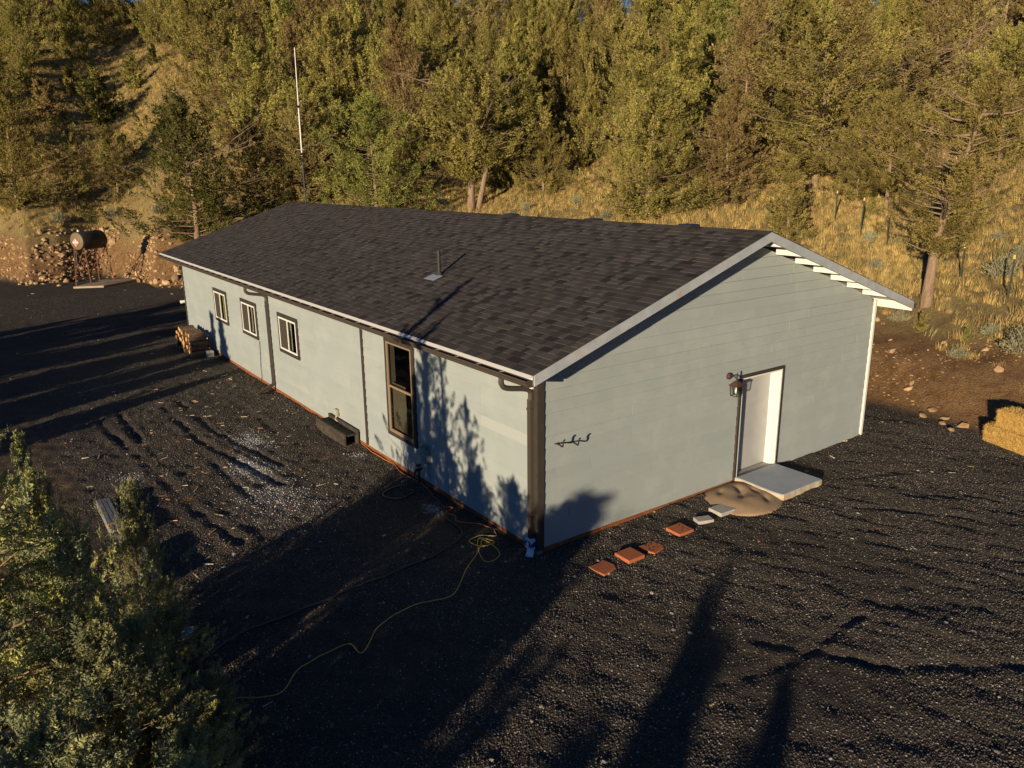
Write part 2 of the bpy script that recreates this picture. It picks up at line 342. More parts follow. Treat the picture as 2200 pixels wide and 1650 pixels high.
rip = 0.006*np.sin(Vv*13+warp*7+2*wav(X, Y, 1.9, 22))*np.clip(0.5+wav(X, Y, 0.8, 23)*1.6, 0, 1)+0.005*np.sin(Vv*27+warp*9+3*wav(X, Y, 2.3, 24))
right = np.clip((X-0.5)/1.5, 0, 1)*np.clip((3.0-Y)/1.0, 0, 1)
hum = 0.05*np.clip(wav(U*0.45, Vv, 4.0, 25)-0.15, 0, 1)+0.04*np.clip(wav(U, Vv*.5, 3.1, 26)-0.22, 0, 1)
ruts = np.zeros_like(X)
for P, wd, dp in [([(-4.55,12.6),(-4.35,9.5),(-4.0,7.2)],.09,.07), ([(-4.0,12.8),(-4.0,9.6),(-3.7,7.0)],.08,.06), ([(-2.95,12.2),(-2.9,9.0),(-2.3,5.2)],.09,.055), ([(-2.5,12.6),(-2.45,9.4),(-1.9,6.2)],.08,.05),
                  ([(-4.2,8.0),(-4.0,5.5),(-3.7,3.2)],.1,.05), ([(-3.1,8.2),(-3.0,5.8),(-2.9,3.6)],.08,.04), ([(-1.3,12.0),(-1.25,8.5)],.09,.03),
                  ([(2.2,-6.2),(4.6,-4.6),(7.8,-3.4)],.09,.04), ([(3.2,-7.0),(5.6,-5.4),(8.6,-4.4)],.09,.05), ([(3.9,-3.4),(4.9,-4.4),(5.6,-6.6)],.08,.04), ([(0.8,-3.6),(1.7,-4.9),(3.2,-6.0)],.09,.05),
                  ([(-0.9,-3.7),(0.8,-4.1),(2.4,-4.0)],.08,.05), ([(5.6,-2.1),(6.6,-3.4),(6.9,-5.2)],.08,.04), ([(6.6,-1.2),(8.0,-1.8),(9.6,-2.0)],.1,.03)]:
    ruts += ridge(X, Y, P, wd, dp)*np.clip(0.45+0.7*wav(X, Y, 2.6, 31), 0, 1)
Z = Z+yard*(lump+ruts+right*(rip+hum))
# bank: rilled soil
bk = np.clip(D, 0, 1)*np.clip((7-D)/4, 0, 1)
Z = Z+bk*(0.05*wav(X, Y, 4.2, 41)+0.03*np.abs(wav(X, Y, 8.0, 42)))
ny, nx = X.shape
VV = np.stack([X, Y, Z], -1).reshape(-1, 3)
idx = np.arange(nx*ny).reshape(ny, nx)
Q = np.stack([idx[:-1,:-1], idx[:-1,1:], idx[1:,1:], idx[1:,:-1]], -1).reshape(-1, 4)
dq = D.reshape(-1)[Q].mean(1)
FX, FY = VV[:, 0], VV[:, 1]; FD = D.reshape(-1)
camd = np.hypot(FX-CAM[0], FY-CAM[1])
hd = np.array([math.cos(YAW), math.sin(YAW)])
inview = np.clip(((FX-CAM[0])*hd[0]+(FY-CAM[1])*hd[1])-0.62*np.abs(-(FX-CAM[0])*hd[1]+(FY-CAM[1])*hd[0])+2.5, 0, 1)
houseclear = 1-((FX > 0.05) & (FX < 9.05) & (FY > 0.05) & (FY < 21.5))
peb = np.clip(-FD+0.4, 0, 1)*inview*houseclear*np.clip(1.0-(camd-9)/22, 0.10, 1)*np.clip(.75+.8*wav(FX, FY, 1.4, 52), .25, 1)*(camd < 46)*(FX > -5.6-0.3*wav(FX, FY, 2, 51))
soilL = np.clip((-5.35-FX-0.4*wav(FX, FY, 1.5, 61))*1.6, 0, 1)*np.clip((15-FY)/3, 0, 1)      # brown earth under the junipers on the left
grassd = np.clip((FD-2.7-1.5*wav(FX, FY, 0.9, 71))/1.6, 0, 1)*np.clip(0.55+0.9*wav(FX, FY, 0.7, 72), 0.12, 1)*inview*(FD < 66)*np.clip(1.35-camd/75, 0.5, 1)
lf = np.clip((np.degrees(np.arctan2(FY-TC[1], FX-TC[0]))-62)/10, 0, 1)
grassd *= 1-lf*np.clip((6.5-FD)/2, 0, 1)
clod = np.clip((FD+0.4)/0.5, 0, 1)*np.clip((4.2-FD)/1.2, 0, 1)*inview*np.clip(.6+wav(FX, FY, 1.3, 85), 0, 1)
rub = np.clip((FD+0.9)/0.8, 0, 1)*np.clip((5.2-FD)/2.0, 0, 1)*inview*(0.025+lf*np.clip(0.5+wav(FX, FY, 0.9, 81)*1.2, 0.1, 1))

def ground_mat(name, hill):
    m = bpy.data.materials.new(name); m.use_nodes = True; n = m.node_tree.nodes; l = m.node_tree.links
    b = n['Principled BSDF']; b.inputs['Roughness'].default_value = 0.95; b.inputs['Specular IOR Level'].default_value = 0.15
    tc = n.new('ShaderNodeTexCoord')
    def noise(s, d=5, r=0.6):
        z = n.new('ShaderNodeTexNoise'); z.inputs['Scale'].default_value = s; z.inputs['Detail'].default_value = d; z.inputs['Roughness'].default_value = r
        l.new(tc.outputs['Object'], z.inputs['Vector']); return z.outputs[0]
    def rng(sock, a, c, e=0.0, f=1.0):
        z = n.new('ShaderNodeMapRange'); z.inputs[1].default_value = a; z.inputs[2].default_value = c; z.inputs[3].default_value = e; z.inputs[4].default_value = f; l.new(sock, z.inputs[0]); return z.outputs[0]
    def mix(f, a, c):
        z = n.new('ShaderNodeMix'); z.data_type = 'RGBA'; l.new(f, z.inputs[0])
        for k, s in ((6, a), (7, c)):
            if isinstance(s, tuple): z.inputs[k].default_value = (*s, 1)
            else: l.new(s, z.inputs[k])
        return z.outputs[2]
    def attr(a):
        z = n.new('ShaderNodeAttribute'); z.attribute_name = a; return z.outputs['Fac']
    def mul(a, c):
        z = n.new('ShaderNodeMath'); z.operation = 'MULTIPLY'; l.new(a, z.inputs[0])
        if isinstance(c, float): z.inputs[1].default_value = c
        else: l.new(c, z.inputs[1])
        return z.outputs[0]
    fine = noise(60, 6, 0.75); mid = noise(2.2); big = noise(0.35)
    g = mix(rng(fine, .35, .7), (.024, .021, .018), (.110, .095, .078))
    g = mix(mul(rng(mid, .45, .75), .5), g, (.10, .085, .066))
    soil = mix(rng(mid, .35, .7), (.19, .105, .048), (.30, .185, .085))
    soil = mix(mul(rng(noise(14), .5, .75), .6), soil, (.10, .055, .028))
    dry = mix(rng(noise(1.1), .35, .65), (.33, .25, .105), (.22, .165, .07))
    dry = mix(mul(rng(noise(9), .5, .72), .7), dry, (.40, .30, .15))
    z = mix(attr('hillmix'), g, soil)
    z = mix(attr('drymix'), z, dry)
    z = mix(mul(attr('soilmix'), .9), z, mix(rng(noise(5), .4, .65), (.07, .052, .036), (.17, .12, .075)))
    # chalk-white scuffs and orange marking paint lying on the gravel
    z = mix(mul(attr('chalk'), rng(noise(38, 4, .8), .48, .60)), z, (.62, .62, .62))
    z = mix(mul(attr('paint'), rng(noise(22, 4, .7), .50, .56)), z, (.55, .24, .02))
    l.new(z, b.inputs['Base Color'])
    v = n.new('ShaderNodeTexVoronoi'); v.inputs['Scale'].default_value = 34; l.new(tc.outputs['Object'], v.inputs['Vector'])
    bp = n.new('ShaderNodeBump'); bp.inputs['Strength'].default_value = .9; bp.inputs['Distance'].default_value = .03; bp.invert = True; l.new(v.outputs['Distance'], bp.inputs['Height'])
    dn = n.new('ShaderNodeTexNoise'); dn.inputs['Scale'].default_value = 1.7; dn.inputs['Detail'].default_value = 4; l.new(tc.outputs['Object'], dn.inputs['Vector'])
    va = n.new('ShaderNodeVectorMath'); va.operation = 'MULTIPLY_ADD'; l.new(dn.outputs['Color'], va.inputs[0]); va.inputs[1].default_value = (2.2, 2.2, 2.2); l.new(tc.outputs['Object'], va.inputs[2])
    ck = n.new('ShaderNodeTexVoronoi'); ck.feature = 'DISTANCE_TO_EDGE'; ck.inputs['Scale'].default_value = 2.3; l.new(va.outputs[0], ck.inputs['Vector'])
    ckr = mul(rng(ck.outputs['Distance'], 0.0, .05), attr('hillmix'))
    bp3 = n.new('ShaderNodeBump'); bp3.inputs['Strength'].default_value = .7; bp3.inputs['Distance'].default_value = .06; l.new(ckr, bp3.inputs['Height']); l.new(bp.outputs[0], bp3.inputs['Normal']); bp = bp3
    bp2 = n.new('ShaderNodeBump'); bp2.inputs['Strength'].default_value = .8; bp2.inputs['Distance'].default_value = .06; l.new(noise(18, 6, .7), bp2.inputs['Height']); l.new(bp.outputs[0], bp2.inputs['Normal'])
    l.new(bp2.outputs[0], b.inputs['Normal'])
    return m
def blob(cx, cy, rx, ry, ang=0):
    c, s = math.cos(ang), math.sin(ang); u = (FX-cx)*c+(FY-cy)*s; v = -(FX-cx)*s+(FY-cy)*c
    return np.exp(-((u/rx)**2+(v/ry)**2))
chalk = np.clip(blob(-2.45, 6.5, .35, .6, .1)+.75*blob(-1.9, 8.2, .3, .6)+.9*blob(-.5, 2.45, .14, .22)+blob(-.42, 5.85, .12, .16)+.5*blob(-2.6, 4.6, .6, 1.0)+.5*blob(-4.6, 7.4, .25, .3), 0, 1)
paint = np.clip(.9*blob(-4.0, 5.6, .55, .05, .35)+.8*blob(-1.05, 6.1, .4, .05, .2), 0, 1)
hillmix = np.clip((FD+0.15+0.3*wav(FX, FY, 2.5, 91))*2.2, 0, 1)
drymix = np.clip((FD-2.6-1.2*wav(FX, FY, 0.9, 92))/1.8, 0, 1)
def ground_obj(name, sel, m):
    q = Q[sel]; used = np.unique(q); rm = np.full(len(VV), -1); rm[used] = np.arange(len(used))
    A = {k: v[used] for k, v in dict(clod=clod, peb=peb, grass=grassd, rub=rub, soilmix=soilL, hillmix=hillmix, drymix=drymix, chalk=chalk, paint=paint).items()}
    me = nmesh(name, VV[used], quads=rm[q], mat=m, attrs=A, smooth=True)
    o = bpy.data.objects.new(name, me); link(o); o['kind'] = 'structure'; return o
MG = ground_mat('gravel_ground', False)
yard_o = ground_obj('gravel_yard', dq < 0.35, MG)
hill_o = ground_obj('hillside', dq >= 0.35, MG)
# height of the finished yard, for resting things on it
def Gz(x, y):
    i = np.clip(np.searchsorted(GX, x)-1, 0, nx-2); j = np.clip(np.searchsorted(GY, y)-1, 0, ny-2)
    u = (x-GX[i])/(GX[i+1]-GX[i]); v = (y-GY[j])/(GY[j+1]-GY[j])
    return float((Z[j,i]*(1-u)+Z[j,i+1]*u)*(1-v)+(Z[j+1,i]*(1-u)+Z[j+1,i+1]*u)*v)

# ------------------------------------------------------------------ scatter by geometry nodes
def src_coll(name, meshes):
    c = bpy.data.collections.new(name)
    for m in meshes:
        o = bpy.data.objects.new(m.name, m); c.objects.link(o)
    return c
def scatter(name, surf, attr, dens, coll, smin, smax, seed, tilt=0.3, align=False):
    g = bpy.data.node_groups.new(name, 'GeometryNodeTree'); g.interface.new_socket('Geometry', in_out='OUTPUT', socket_type='NodeSocketGeometry')
    n = g.nodes; l = g.links
    go = n.new('NodeGroupOutput'); oi = n.new('GeometryNodeObjectInfo'); oi.inputs[0].default_value = surf
    dp = n.new('GeometryNodeDistributePointsOnFaces'); l.new(oi.outputs['Geometry'], dp.inputs['Mesh']); dp.inputs['Seed'].default_value = seed
    na = n.new('GeometryNodeInputNamedAttribute'); na.data_type = 'FLOAT'; na.inputs[0].default_value = attr
    mu = n.new('ShaderNodeMath'); mu.operation = 'MULTIPLY'; l.new(na.outputs['Attribute'], mu.inputs[0]); mu.inputs[1].default_value = dens
    l.new(mu.outputs[0], dp.inputs['Density'])
    ci = n.new('GeometryNodeCollectionInfo'); ci.inputs[0].default_value = coll; ci.inputs[1].default_value = True; ci.inputs[2].default_value = True
    ip = n.new('GeometryNodeInstanceOnPoints'); l.new(dp.outputs['Points'], ip.inputs['Points']); l.new(ci.outputs[0], ip.inputs['Instance']); ip.inputs['Pick Instance'].default_value = True
    rv = n.new('FunctionNodeRandomValue'); rv.data_type = 'FLOAT_VECTOR'; rv.inputs[0].default_value = (-tilt, -tilt, 0); rv.inputs[1].default_value = (tilt, tilt, 6.283); rv.inputs['Seed'].default_value = seed+1
    l.new(rv.outputs[0], ip.inputs['Rotation'])
    rs = n.new('FunctionNodeRandomValue'); rs.data_type = 'FLOAT'; rs.inputs[2].default_value = smin; rs.inputs[3].default_value = smax; rs.inputs['Seed'].default_value = seed+2
    l.new(rs.outputs[1], ip.inputs['Scale'])
    l.new(ip.outputs[0], go.inputs[0])
    me = bpy.data.meshes.new(name); o = bpy.data.objects.new(name, me); link(o); o['kind'] = 'stuff'
    m = o.modifiers.new('scatter', 'NODES'); m.node_group = g
    return o
import bmesh
def rock_mesh(name, seed, sub=1, flat=0.6, jit=0.28, mat=None, r=1.0):
    rr = np.random.RandomState(seed); bm = bmesh.new(); bmesh.ops.create_icosphere(bm, subdivisions=sub, radius=r)
    sc = np.array([1, .65+.35*rr.rand(), flat*(.7+.5*rr.rand())])
    for v in bm.verts:
        k = 1+jit*(rr.rand()-.5)*2; v.co = Vector((v.co.x*sc[0]*k, v.co.y*sc[1]*k, v.co.z*sc[2]*k))
    me = bpy.data.meshes.new(name); bm.to_mesh(me); bm.free()
    if mat: me.materials.append(mat)
    return me
MP1 = mat('pebble_dark', (.085, .073, .062), .9, var=.65, spec=.2)
MP2 = mat('pebble_light', (.26, .235, .20), .9, var=.45, spec=.2)
pc = src_coll('pebbles', [rock_mesh('pebble%d' % i, i, 1, .7, .3, MP2 if i == 11 else MP1) for i in range(12)])
MPW = mat('pebble_chalky', (.50, .50, .50), .9, var=.35, spec=.2)
scatter('chalky_gravel', yard_o, 'chalk', 650.0, src_coll('chalky', [rock_mesh('chalky%d' % i, 30+i, 1, .6, .3, MPW) for i in range(4)]), .007, .018, 23, tilt=.5)
gr = scatter('gravel', yard_o, 'peb', 1500.0, pc, .005, .0155, 3, tilt=.6)
MR1 = mat('rubble_rock', (.42, .29, .16), .95, noise=[(6, (.22, .13, .07), .4, .7)], var=.4, bump=(20, .4, .02), spec=.1)
rc = src_coll('rubble_rocks', [rock_mesh('rubble%d' % i, 40+i, 1, .75, .3, MR1) for i in range(6)])
scatter('rubble', hill_o, 'rub', 24.0, rc, .03, .17, 8, tilt=.8)
MCL = mat('soil_clod', (.22, .135, .06), .95, var=.4, spec=.1)
cc = src_coll('clods', [rock_mesh('clod%d' % i, 140+i, 1, .6, .3, MCL if i else MR1) for i in range(5)])
scatter('soil_clods', hill_o, 'clod', 30.0, cc, .012, .06, 18, tilt=.5)
scatter('rubble', yard_o, 'rub', 9.0, rc, .03, .17, 9, tilt=.6)
def tuft(name, seed, nb, ln, spread, mat):
    r = np.random.RandomState(seed); V = []; F = []
    for i in range(nb):
        a = r.rand()*6.283; b0 = r.rand()**.5*spread; p = np.array([math.cos(a)*b0, math.sin(a)*b0, -.03])
        out = np.array([math.cos(a+r.randn()*.7), math.sin(a+r.randn()*.7), 0]); L = ln*(.55+.6*r.rand()); lean = .15+.75*r.rand()
        side = np.array([-out[1], out[0], 0])*.0035*(1+r.rand())
        m1 = p+np.array([0, 0, L*.6])+out*lean*L*.22; t = p+np.array([0, 0, L*(1-.25*lean)])+out*lean*L*.75
        b = len(V); V += [p-side, p+side, m1+side*.8, m1-side*.8, t]; F += [(b, b+1, b+2, b+3), (b+3, b+2, b+4)]
    return nmesh(name, V, F, mat=mat)
MGR = [mat('grass_straw', (.43, .315, .115), .9, var=.3, spec=.1), mat('grass_tan', (.40, .285, .115), .9, var=.3, spec=.1), mat('grass_olive', (.24, .215, .085), .9, var=.3, spec=.1)]
gc = src_coll('tufts', [tuft('tuft%d' % i, 60+i, 46, (.36, .26, .32, .18, .24)[i % 5], (.16, .22, .14, .24, .26)[i % 5], MGR[(0, 0, 1, 1, 2)[i % 5]]) for i in range(10)])
scatter('dry_grass', hill_o, 'grass', 34.0, gc, .45, 1.25, 17, tilt=.3)
# ------------------------------------------------------------------ house
W, L, ZE, EO, RN, RF, ZT, SL = 9.144, 21.56, 3.033, 0.524, 0.569, 0.70, 3.07, 0.335
ZR = ZE+SL*(W/2+EO)
def roof_z(x): return ZE+SL*(min(x, W-x)+EO)
M_SID = mat('siding_paint', (.295, .338, .338), .50, noise=[(1.3, (.335, .372, .362), .45, .7), (5, (.262, .302, .305), .55, .8, (1, .25, 2)), (1.1, (.345, .375, .36), .58, .75, (1, .3, 3))], var=.03, bump=(90, .05, .002), spec=.35)
M_PATCH = mat('fresh_siding_paint', (.345, .375, .365), .6, spec=.35)
M_WHITE = mat('white_trim', (.66, .66, .62), .55, noise=[(7, (.62, .62, .57), .5, .8)], spec=.4)
M_FASC = mat('weathered_fascia', (.30, .335, .365), .7, noise=[(3.5, (.37, .40, .42), .4, .62), (9, (.34, .32, .28), .56, .72), (2.3, (.36, .22, .12), .62, .78)], spec=.3)
M_BROWN = mat('brown_metal', (.062, .05, .04), .45, spec=.5)
M_TRIM = mat('brown_trim', (.042, .035, .029), .6, noise=[(6, (.056, .047, .038), .5, .8)])
M_TAN = mat('tan_window_frame', (.24, .175, .115), .45, spec=.5)
M_WOOD = mat('treated_skirt', (.25, .085, .025), .8, noise=[(5, (.14, .045, .016), .4, .7, (1, 1, 3)), (12, (.45, .2, .08), .6, .8)], bump=(30, .3, .01))
M_DECK = mat('roof_underside', (.62, .62, .56), .8)
M_DARK = mat('inner_room', (.16, .12, .09), .9)
M_CURT = mat('curtain_cloth', (.55, .42, .16), .9, noise=[(9, (.36, .25, .08), .4, .7, (1, 4, .6))])
M_BLIND = mat('dark_curtain', (.30, .17, .11), .9)
M_SHEET = mat('pale_curtain', (.55, .47, .38), .9)
M_CONC = mat('concrete', (.46, .46, .44), .9, noise=[(4, (.36, .365, .36), .4, .7), (40, (.30, .29, .27), .6, .75)], bump=(60, .25, .006))
M_SHIN = mat('shingle_asphalt', (.036, .031, .029), .95, noise=[(160, (.060, .053, .048), .45, .7), (.9, (.046, .040, .036), .5, .75)], attr=(.45, 1.75), bump=(220, .35, .004), spec=.2)
def glass_mat(name):
    m = bpy.data.materials.new(name); m.use_nodes = True; n = m.node_tree.nodes; l = m.node_tree.links; n.clear()
    g = n.new('ShaderNodeBsdfGlossy'); g.inputs['Roughness'].default_value = .02; t = n.new('ShaderNodeBsdfTransparent'); t.inputs[0].default_value = (.80, .84, .82, 1)
    f = n.new('ShaderNodeLayerWeight'); pw = n.new('ShaderNodeMath'); pw.operation = 'POWER'; pw.inputs[1].default_value = 5; l.new(f.outputs['Facing'], pw.inputs[0]); ma = n.new('ShaderNodeMath'); ma.operation = 'MULTIPLY_ADD'; ma.inputs[1].default_value = .94; ma.inputs[2].default_value = .04; l.new(pw.outputs[0], ma.inputs[0]); mx = n.new('ShaderNodeMixShader'); o = n.new('ShaderNodeOutputMaterial')
    l.new(ma.outputs[0], mx.inputs[0]); l.new(t.outputs[0], mx.inputs[1]); l.new(g.outputs[0], mx.inputs[2]); l.new(mx.outputs[0], o.inputs[0]); return m
M_GLASS = glass_mat('window_glass')
house = thing('house', 'long pale grey house with lap siding and a dark shingle gable roof', 'house', (0, 0, 0))
rnd = random.Random(4)

WINS = [(16.03, 17.47, 1.16, 2.24), (13.12, 14.55, 1.18, 2.245), (9.90, 11.33, 1.19, 2.255)]   # y0,y1,z0,z1 of the outer brown trim
TALL = (3.81, 5.02, 0.57, 2.63)
def inner(wd, t): return (wd[0]+t, wd[1]-t, wd[2]+t, wd[3]-t)
OPEN_L = [inner(w_, .10) for w_ in WINS]+[inner(TALL, .09)]
DOOR = (4.765, 5.99, 0.0, 2.02)
def split(u0, u1, z0, z1, opens):
    """rectangles of [u0,u1]x[z0,z1] left after cutting the openings"""
    R = [(u0, u1, z0, z1)]
    for a, b, c, d in opens:
        N = []
        for r in R:
            if r[1] <= a or r[0] >= b or r[3] <= c or r[2] >= d: N.append(r); continue
            if r[0] < a: N.append((r[0], a, r[2], r[3]))
            if r[1] > b: N.append((b, r[1], r[2], r[3]))
            x0, x1 = max(r[0], a), min(r[1], b)
            if r[2] < c: N.append((x0, x1, r[2], c))
            if r[3] > d: N.append((x0, x1, d, r[3]))
        R = N
    return R
# wall cores
mb = MB()
for a, b, c, d in split(0.1, L-.1, -.12, ZT-.02, OPEN_L): mb.box(.02, .14, a, b, c, d)
mb.obj('wall', M_DARK, house)
mb = MB()
for a, b, c, d in split(0.02, W-.02, -.12, ZT, [DOOR]): mb.box(a, b, .02, .14, c, d)
mb.prism([(.02, ZT), (W-.02, ZT), (W/2, ZT+SL*(W/2-.02))], 'y', .02, .14)
mb.obj('wall', M_DARK, house)
mb = MB(); mb.box(W-.14, W, .145, L-.145, -.12, ZT); mb.obj('wall', M_SID, house)
mb = MB(); mb.box(0.02, W, L-.14, L, -.12, ZT); mb.prism([(.02, ZT), (W-.02, ZT), (W/2, ZT+SL*(W/2-.02))], 'y', L-.14, L); mb.obj('wall', M_SID, house)
MB().box(.15, W-.15, .15, L-.15, -.14, -.06).obj('floor', M_DARK, house)
mb = MB(); mb.box(3.4, 3.45, .2, L-.2, -.05, ZT); mb.obj('partition', mat('room_paint', (.30, .23, .17), .9), house)
# siding planks, each a board of its own
EXP = 3.31/18
def plank_long(a, b, z0, z1, m=M_SID):
    j = rnd.uniform(0, .002); g = .002
    p = [(-.016-j, a+g, z0), (.019, a+g, z0), (.019, b-g, z0), (-.016-j, b-g, z0), (-.003-j, a+g, z1-.007), (.019, a+g, z1-.007), (.019, b-g, z1-.007), (-.003-j, b-g, z1-.007)]
    MB().hexa(p).obj('plank', m, house, fix=False)
for c in range(17):
    z0 = c*EXP; z1 = min((c+1)*EXP, ZT-.04)
    cuts = [.07]; y = .07+rnd.choice([.9, 1.5, 2.1, 2.6, 3.1])
    while y < L-.6: cuts.append(y); y += 3.66
    cuts.append(L-.07)
    for a, b in zip(cuts[:-1], cuts[1:]):
        for r in split(a, b, z0, z1, OPEN_L):
            if r[1]-r[0] > .03 and r[3]-r[2] > .01:
                mm = M_PATCH if (abs(c-9) < .5 and a < .1) else M_SID
                plank_long(*r, m=mm)
def xl(z): return max(0.0, (z-ZT)/SL)
def plank_gable(x0b, x1b, x0t, x1t, z0, z1, proud):
    j = rnd.uniform(0, .003)+proud; g = .0025
    p = [(x0b+g, -.016-j, z0), (x1b-g, -.016-j, z0), (x1b-g, .019, z0), (x0b+g, .019, z0), (x0t+g, -.003-j, z1-.007), (x1t-g, -.003-j, z1-.007), (x1t-g, .019, z1-.007), (x0t+g, .019, z1-.007)]
    MB().hexa(p).obj('plank', M_SID, house, fix=False)
for c in range(26):
    z0 = c*EXP; z1 = (c+1)*EXP
    if z0 > ZT+SL*W/2-.03: break
    z1 = min(z1, ZT+SL*W/2-.005); pr = .011 if c >= 18 else 0
    lb, lt = max(xl(z0), .07), max(xl(z1), .07); rb, rt = W-lb, W-lt
    cuts = []; x = lb+rnd.choice([.55, 1.0, 1.3, 1.9, 2.4, 3.0])
    while x < rb-.5: cuts.append(x); x += rnd.choice([2.44, 3.66, 1.83])
    pts = [None]+cuts+[None]
    for a, b in zip(pts[:-1], pts[1:]):
        ab, at_ = (lb, lt) if a is None else (a, a); bb, bt = (rb, rt) if b is None else (b, b)
        if z0 < DOOR[3]:
            for r in split(ab, bb, z0, z1, [DOOR]):
                if r[1]-r[0] > .03 and r[3]-r[2] > .01: plank_gable(r[0], r[1], r[0], r[1], r[2], r[3], pr)
        elif bt-at_ > .05: plank_gable(ab, bb, at_, bt, z0, z1, pr)
# corner boards, vertical joint strip, skirt boards
def box_part(name, args, m, par=house, bevel=0.0): return MB().box(*args).obj(name, m, par, bevel=bevel)
box_part('corner_board', (-.034, .0, -.022, .105, -.03, ZT-.03), M_TRIM)
box_part('corner_board', (-.032, .095, -.036, -.0225, -.03, 3.09), M_TRIM)
box_part('corner_board', (W-.03, W+.032, -.036, -.018, -.02, 3.05), M_WHITE)
box_part('corner_board', (W+.002, W+.034, -.0175, .1, -.04, 3.05), M_WHITE)
box_part('corner_board', (-.034, .0, L-.10, L+.02, -.03, ZT-.03), M_TRIM)
box_part('joint_strip', (-.036, .0, 6.075, 6.165, .0, ZT-.05), M_TRIM)
y = .12
while y < L-.1:
    y2 = min(y+4.27, L-.02); box_part('skirt_board', (-.012, .018, y, y2-.004, -.30, -.004), M_WOOD); y = y2
box_part('skirt_board', (.02, 2.6, -.012, .016, -.30, -.004), M_WOOD); box_part('skirt_board', (2.604, 4.70, -.012, .016, -.30, -.004), M_WOOD)
box_part('skirt_board', (6.05, W-.02, -.006, .016, -.30, -.004), M_SID)
box_part('corner_post', (-.03, .06, -.03, .06, -.3, -.035), mat('grey_post', (.22, .20, .17), .9))

# windows
def window(wd, kind):
    y0, y1, z0, z1 = wd; t = .10 if kind != 'tall' else .09
    w_ = bpy.data.objects.new('window', None); w_.location = (0, (y0+y1)/2, z0); link(w_, house)
    MB().box(-.048, .0, y0, y1, z1-t, z1).obj('casing_board', M_TRIM, w_); MB().box(-.048, .0, y0, y1, z0, z0+t).obj('casing_board', M_TRIM, w_)
    MB().box(-.044, .0, y0, y0+t, z0+t, z1-t).obj('casing_board', M_TRIM, w_); MB().box(-.044, .0, y1-t, y1, z0+t, z1-t).obj('casing_board', M_TRIM, w_)
    a, b, c, d = y0+t, y1-t, z0+t, z1-t; f = .032 if kind == 'tall' else .042; m = M_TAN if kind == 'tall' else M_WHITE
    fr = MB(); fr.box(-.053, -.015, a, b, d-f, d); fr.box(-.053, -.015, a, b, c, c+f); fr.box(-.051, -.015, a, a+f, c+f, d-f); fr.box(-.051, -.015, b-f, b, c+f, d-f); fr.obj('frame', m, w_)
    if kind == 'tall':
        zm = 1.63; MB().box(-.045, -.015, a+f, b-f, zm-.022, zm+.022).obj('meeting_rail', m, w_)
        MB().box(-.024, -.020, a+f, b-f, zm+.022, d-f).obj('pane', M_GLASS, w_); MB().box(-.034, -.030, a+f+.025, b-f-.025, c+f+.025, zm-.022).obj('pane', M_GLASS, w_)
        s = MB(); s.box(-.042, -.018, a+f, a+f+.025, c+f, zm-.022); s.box(-.042, -.018, b-f-.025, b-f, c+f, zm-.022); s.box(-.040, -.018, a+f+.025, b-f-.025, c+f, c+f+.025); s.obj('sash', m, w_)
        MB().box(.05, .056, a+.45, b+.1, c-.1, zm+.05).obj('blind', mat('brown_blind', (.16, .12, .08), .8), w_)
    else:
        ym = (a+b)/2; MB().box(-.046, -.016, ym-.018, ym+.018, c+f, d-f).obj('meeting_rail', m, w_)
        MB().box(-.024, -.020, ym+.018, b-f, c+f, d-f).obj('pane', M_GLASS, w_); MB().box(-.034, -.030, a+f, ym-.018, c+f, d-f).obj('pane', M_GLASS, w_)
        MB().box(-.040, -.037, ym+.018, b-f, c+f, d-f).obj('insect_screen', mat('brown_screen', (.048, .040, .032), .9), w_)
        def drape(ya, yb, m2, x=.05, bottom=c-.1):
            n = 14; q = MB(); vs = []; 
            for i in range(n+1):
                yy = ya+(yb-ya)*i/n; xx = x+.018*math.sin(i*2.3)
                vs += [(xx, yy, bottom), (xx, yy+.05*math.sin(i), d+.05)]
            q.add(vs, [(2*i, 2*i+2, 2*i+3, 2*i+1) for i in range(n)]).obj('curtain', m2, w_, smooth=True, fix=False)
        if kind == 1: drape(a+.12, ym+.16, M_CURT)
        if kind == 2: drape(ym-.10, ym+.2, M_SHEET); drape(a+.15, a+.35, M_BLIND)
        if kind == 3: drape(ym-.06, ym+.22, M_SHEET)
    return w_
for i, wd in enumerate(WINS): window(wd, i+1)
window(TALL, 'tall')

# door
dr = bpy.data.objects.new('door', None); dr.location = (5.38, 0, 0); link(dr, house)
x0, x1, _, zt_ = DOOR
MB().box(x0-.055, x0+.0, -.05, .0, -.03, zt_+.06).obj('casing_board', M_TRIM, dr); MB().box(x1, x1+.055, -.05, .0, -.03, zt_+.06).obj('casing_board', M_TRIM, dr); MB().box(x0, x1, -.05, .0, zt_, zt_+.06).obj('casing_board', M_TRIM, dr)
MB().box(x0, x0+.03, -.046, .27, 0, zt_).obj('jamb', M_WHITE, dr); MB().box(x1-.03, x1, -.046, .27, 0, zt_).obj('jamb', M_WHITE, dr); MB().box(x0+.03, x1-.03, -.044, .27, zt_-.03, zt_).obj('jamb', M_WHITE, dr)
M_DOOR = mat('door_film', (.33, .345, .345), .3, spec=.6, noise=[(2, (.38, .39, .38), .4, .7)], bump=None)
n_ = 40; k_ = 60; vs = []; fs = []
for j in range(k_+1):
    for i in range(n_+1):
        u, v = i/n_, j/k_
        wv = .0035*math.sin(v*62+3.5*math.sin(u*3.1)+u*4)*math.exp(-((v-.55)/.26)**2)*(.4+.6*math.sin(u*3.1))+.002*math.sin(u*7+v*9)
        vs.append((x0+.03+u*(x1-x0-.06), .20+wv, .03+v*(zt_-.06-.004)))
for j in range(k_):
    for i in range(n_):
        a = j*(n_+1)+i; fs.append((a, a+1, a+n_+2, a+n_+1))
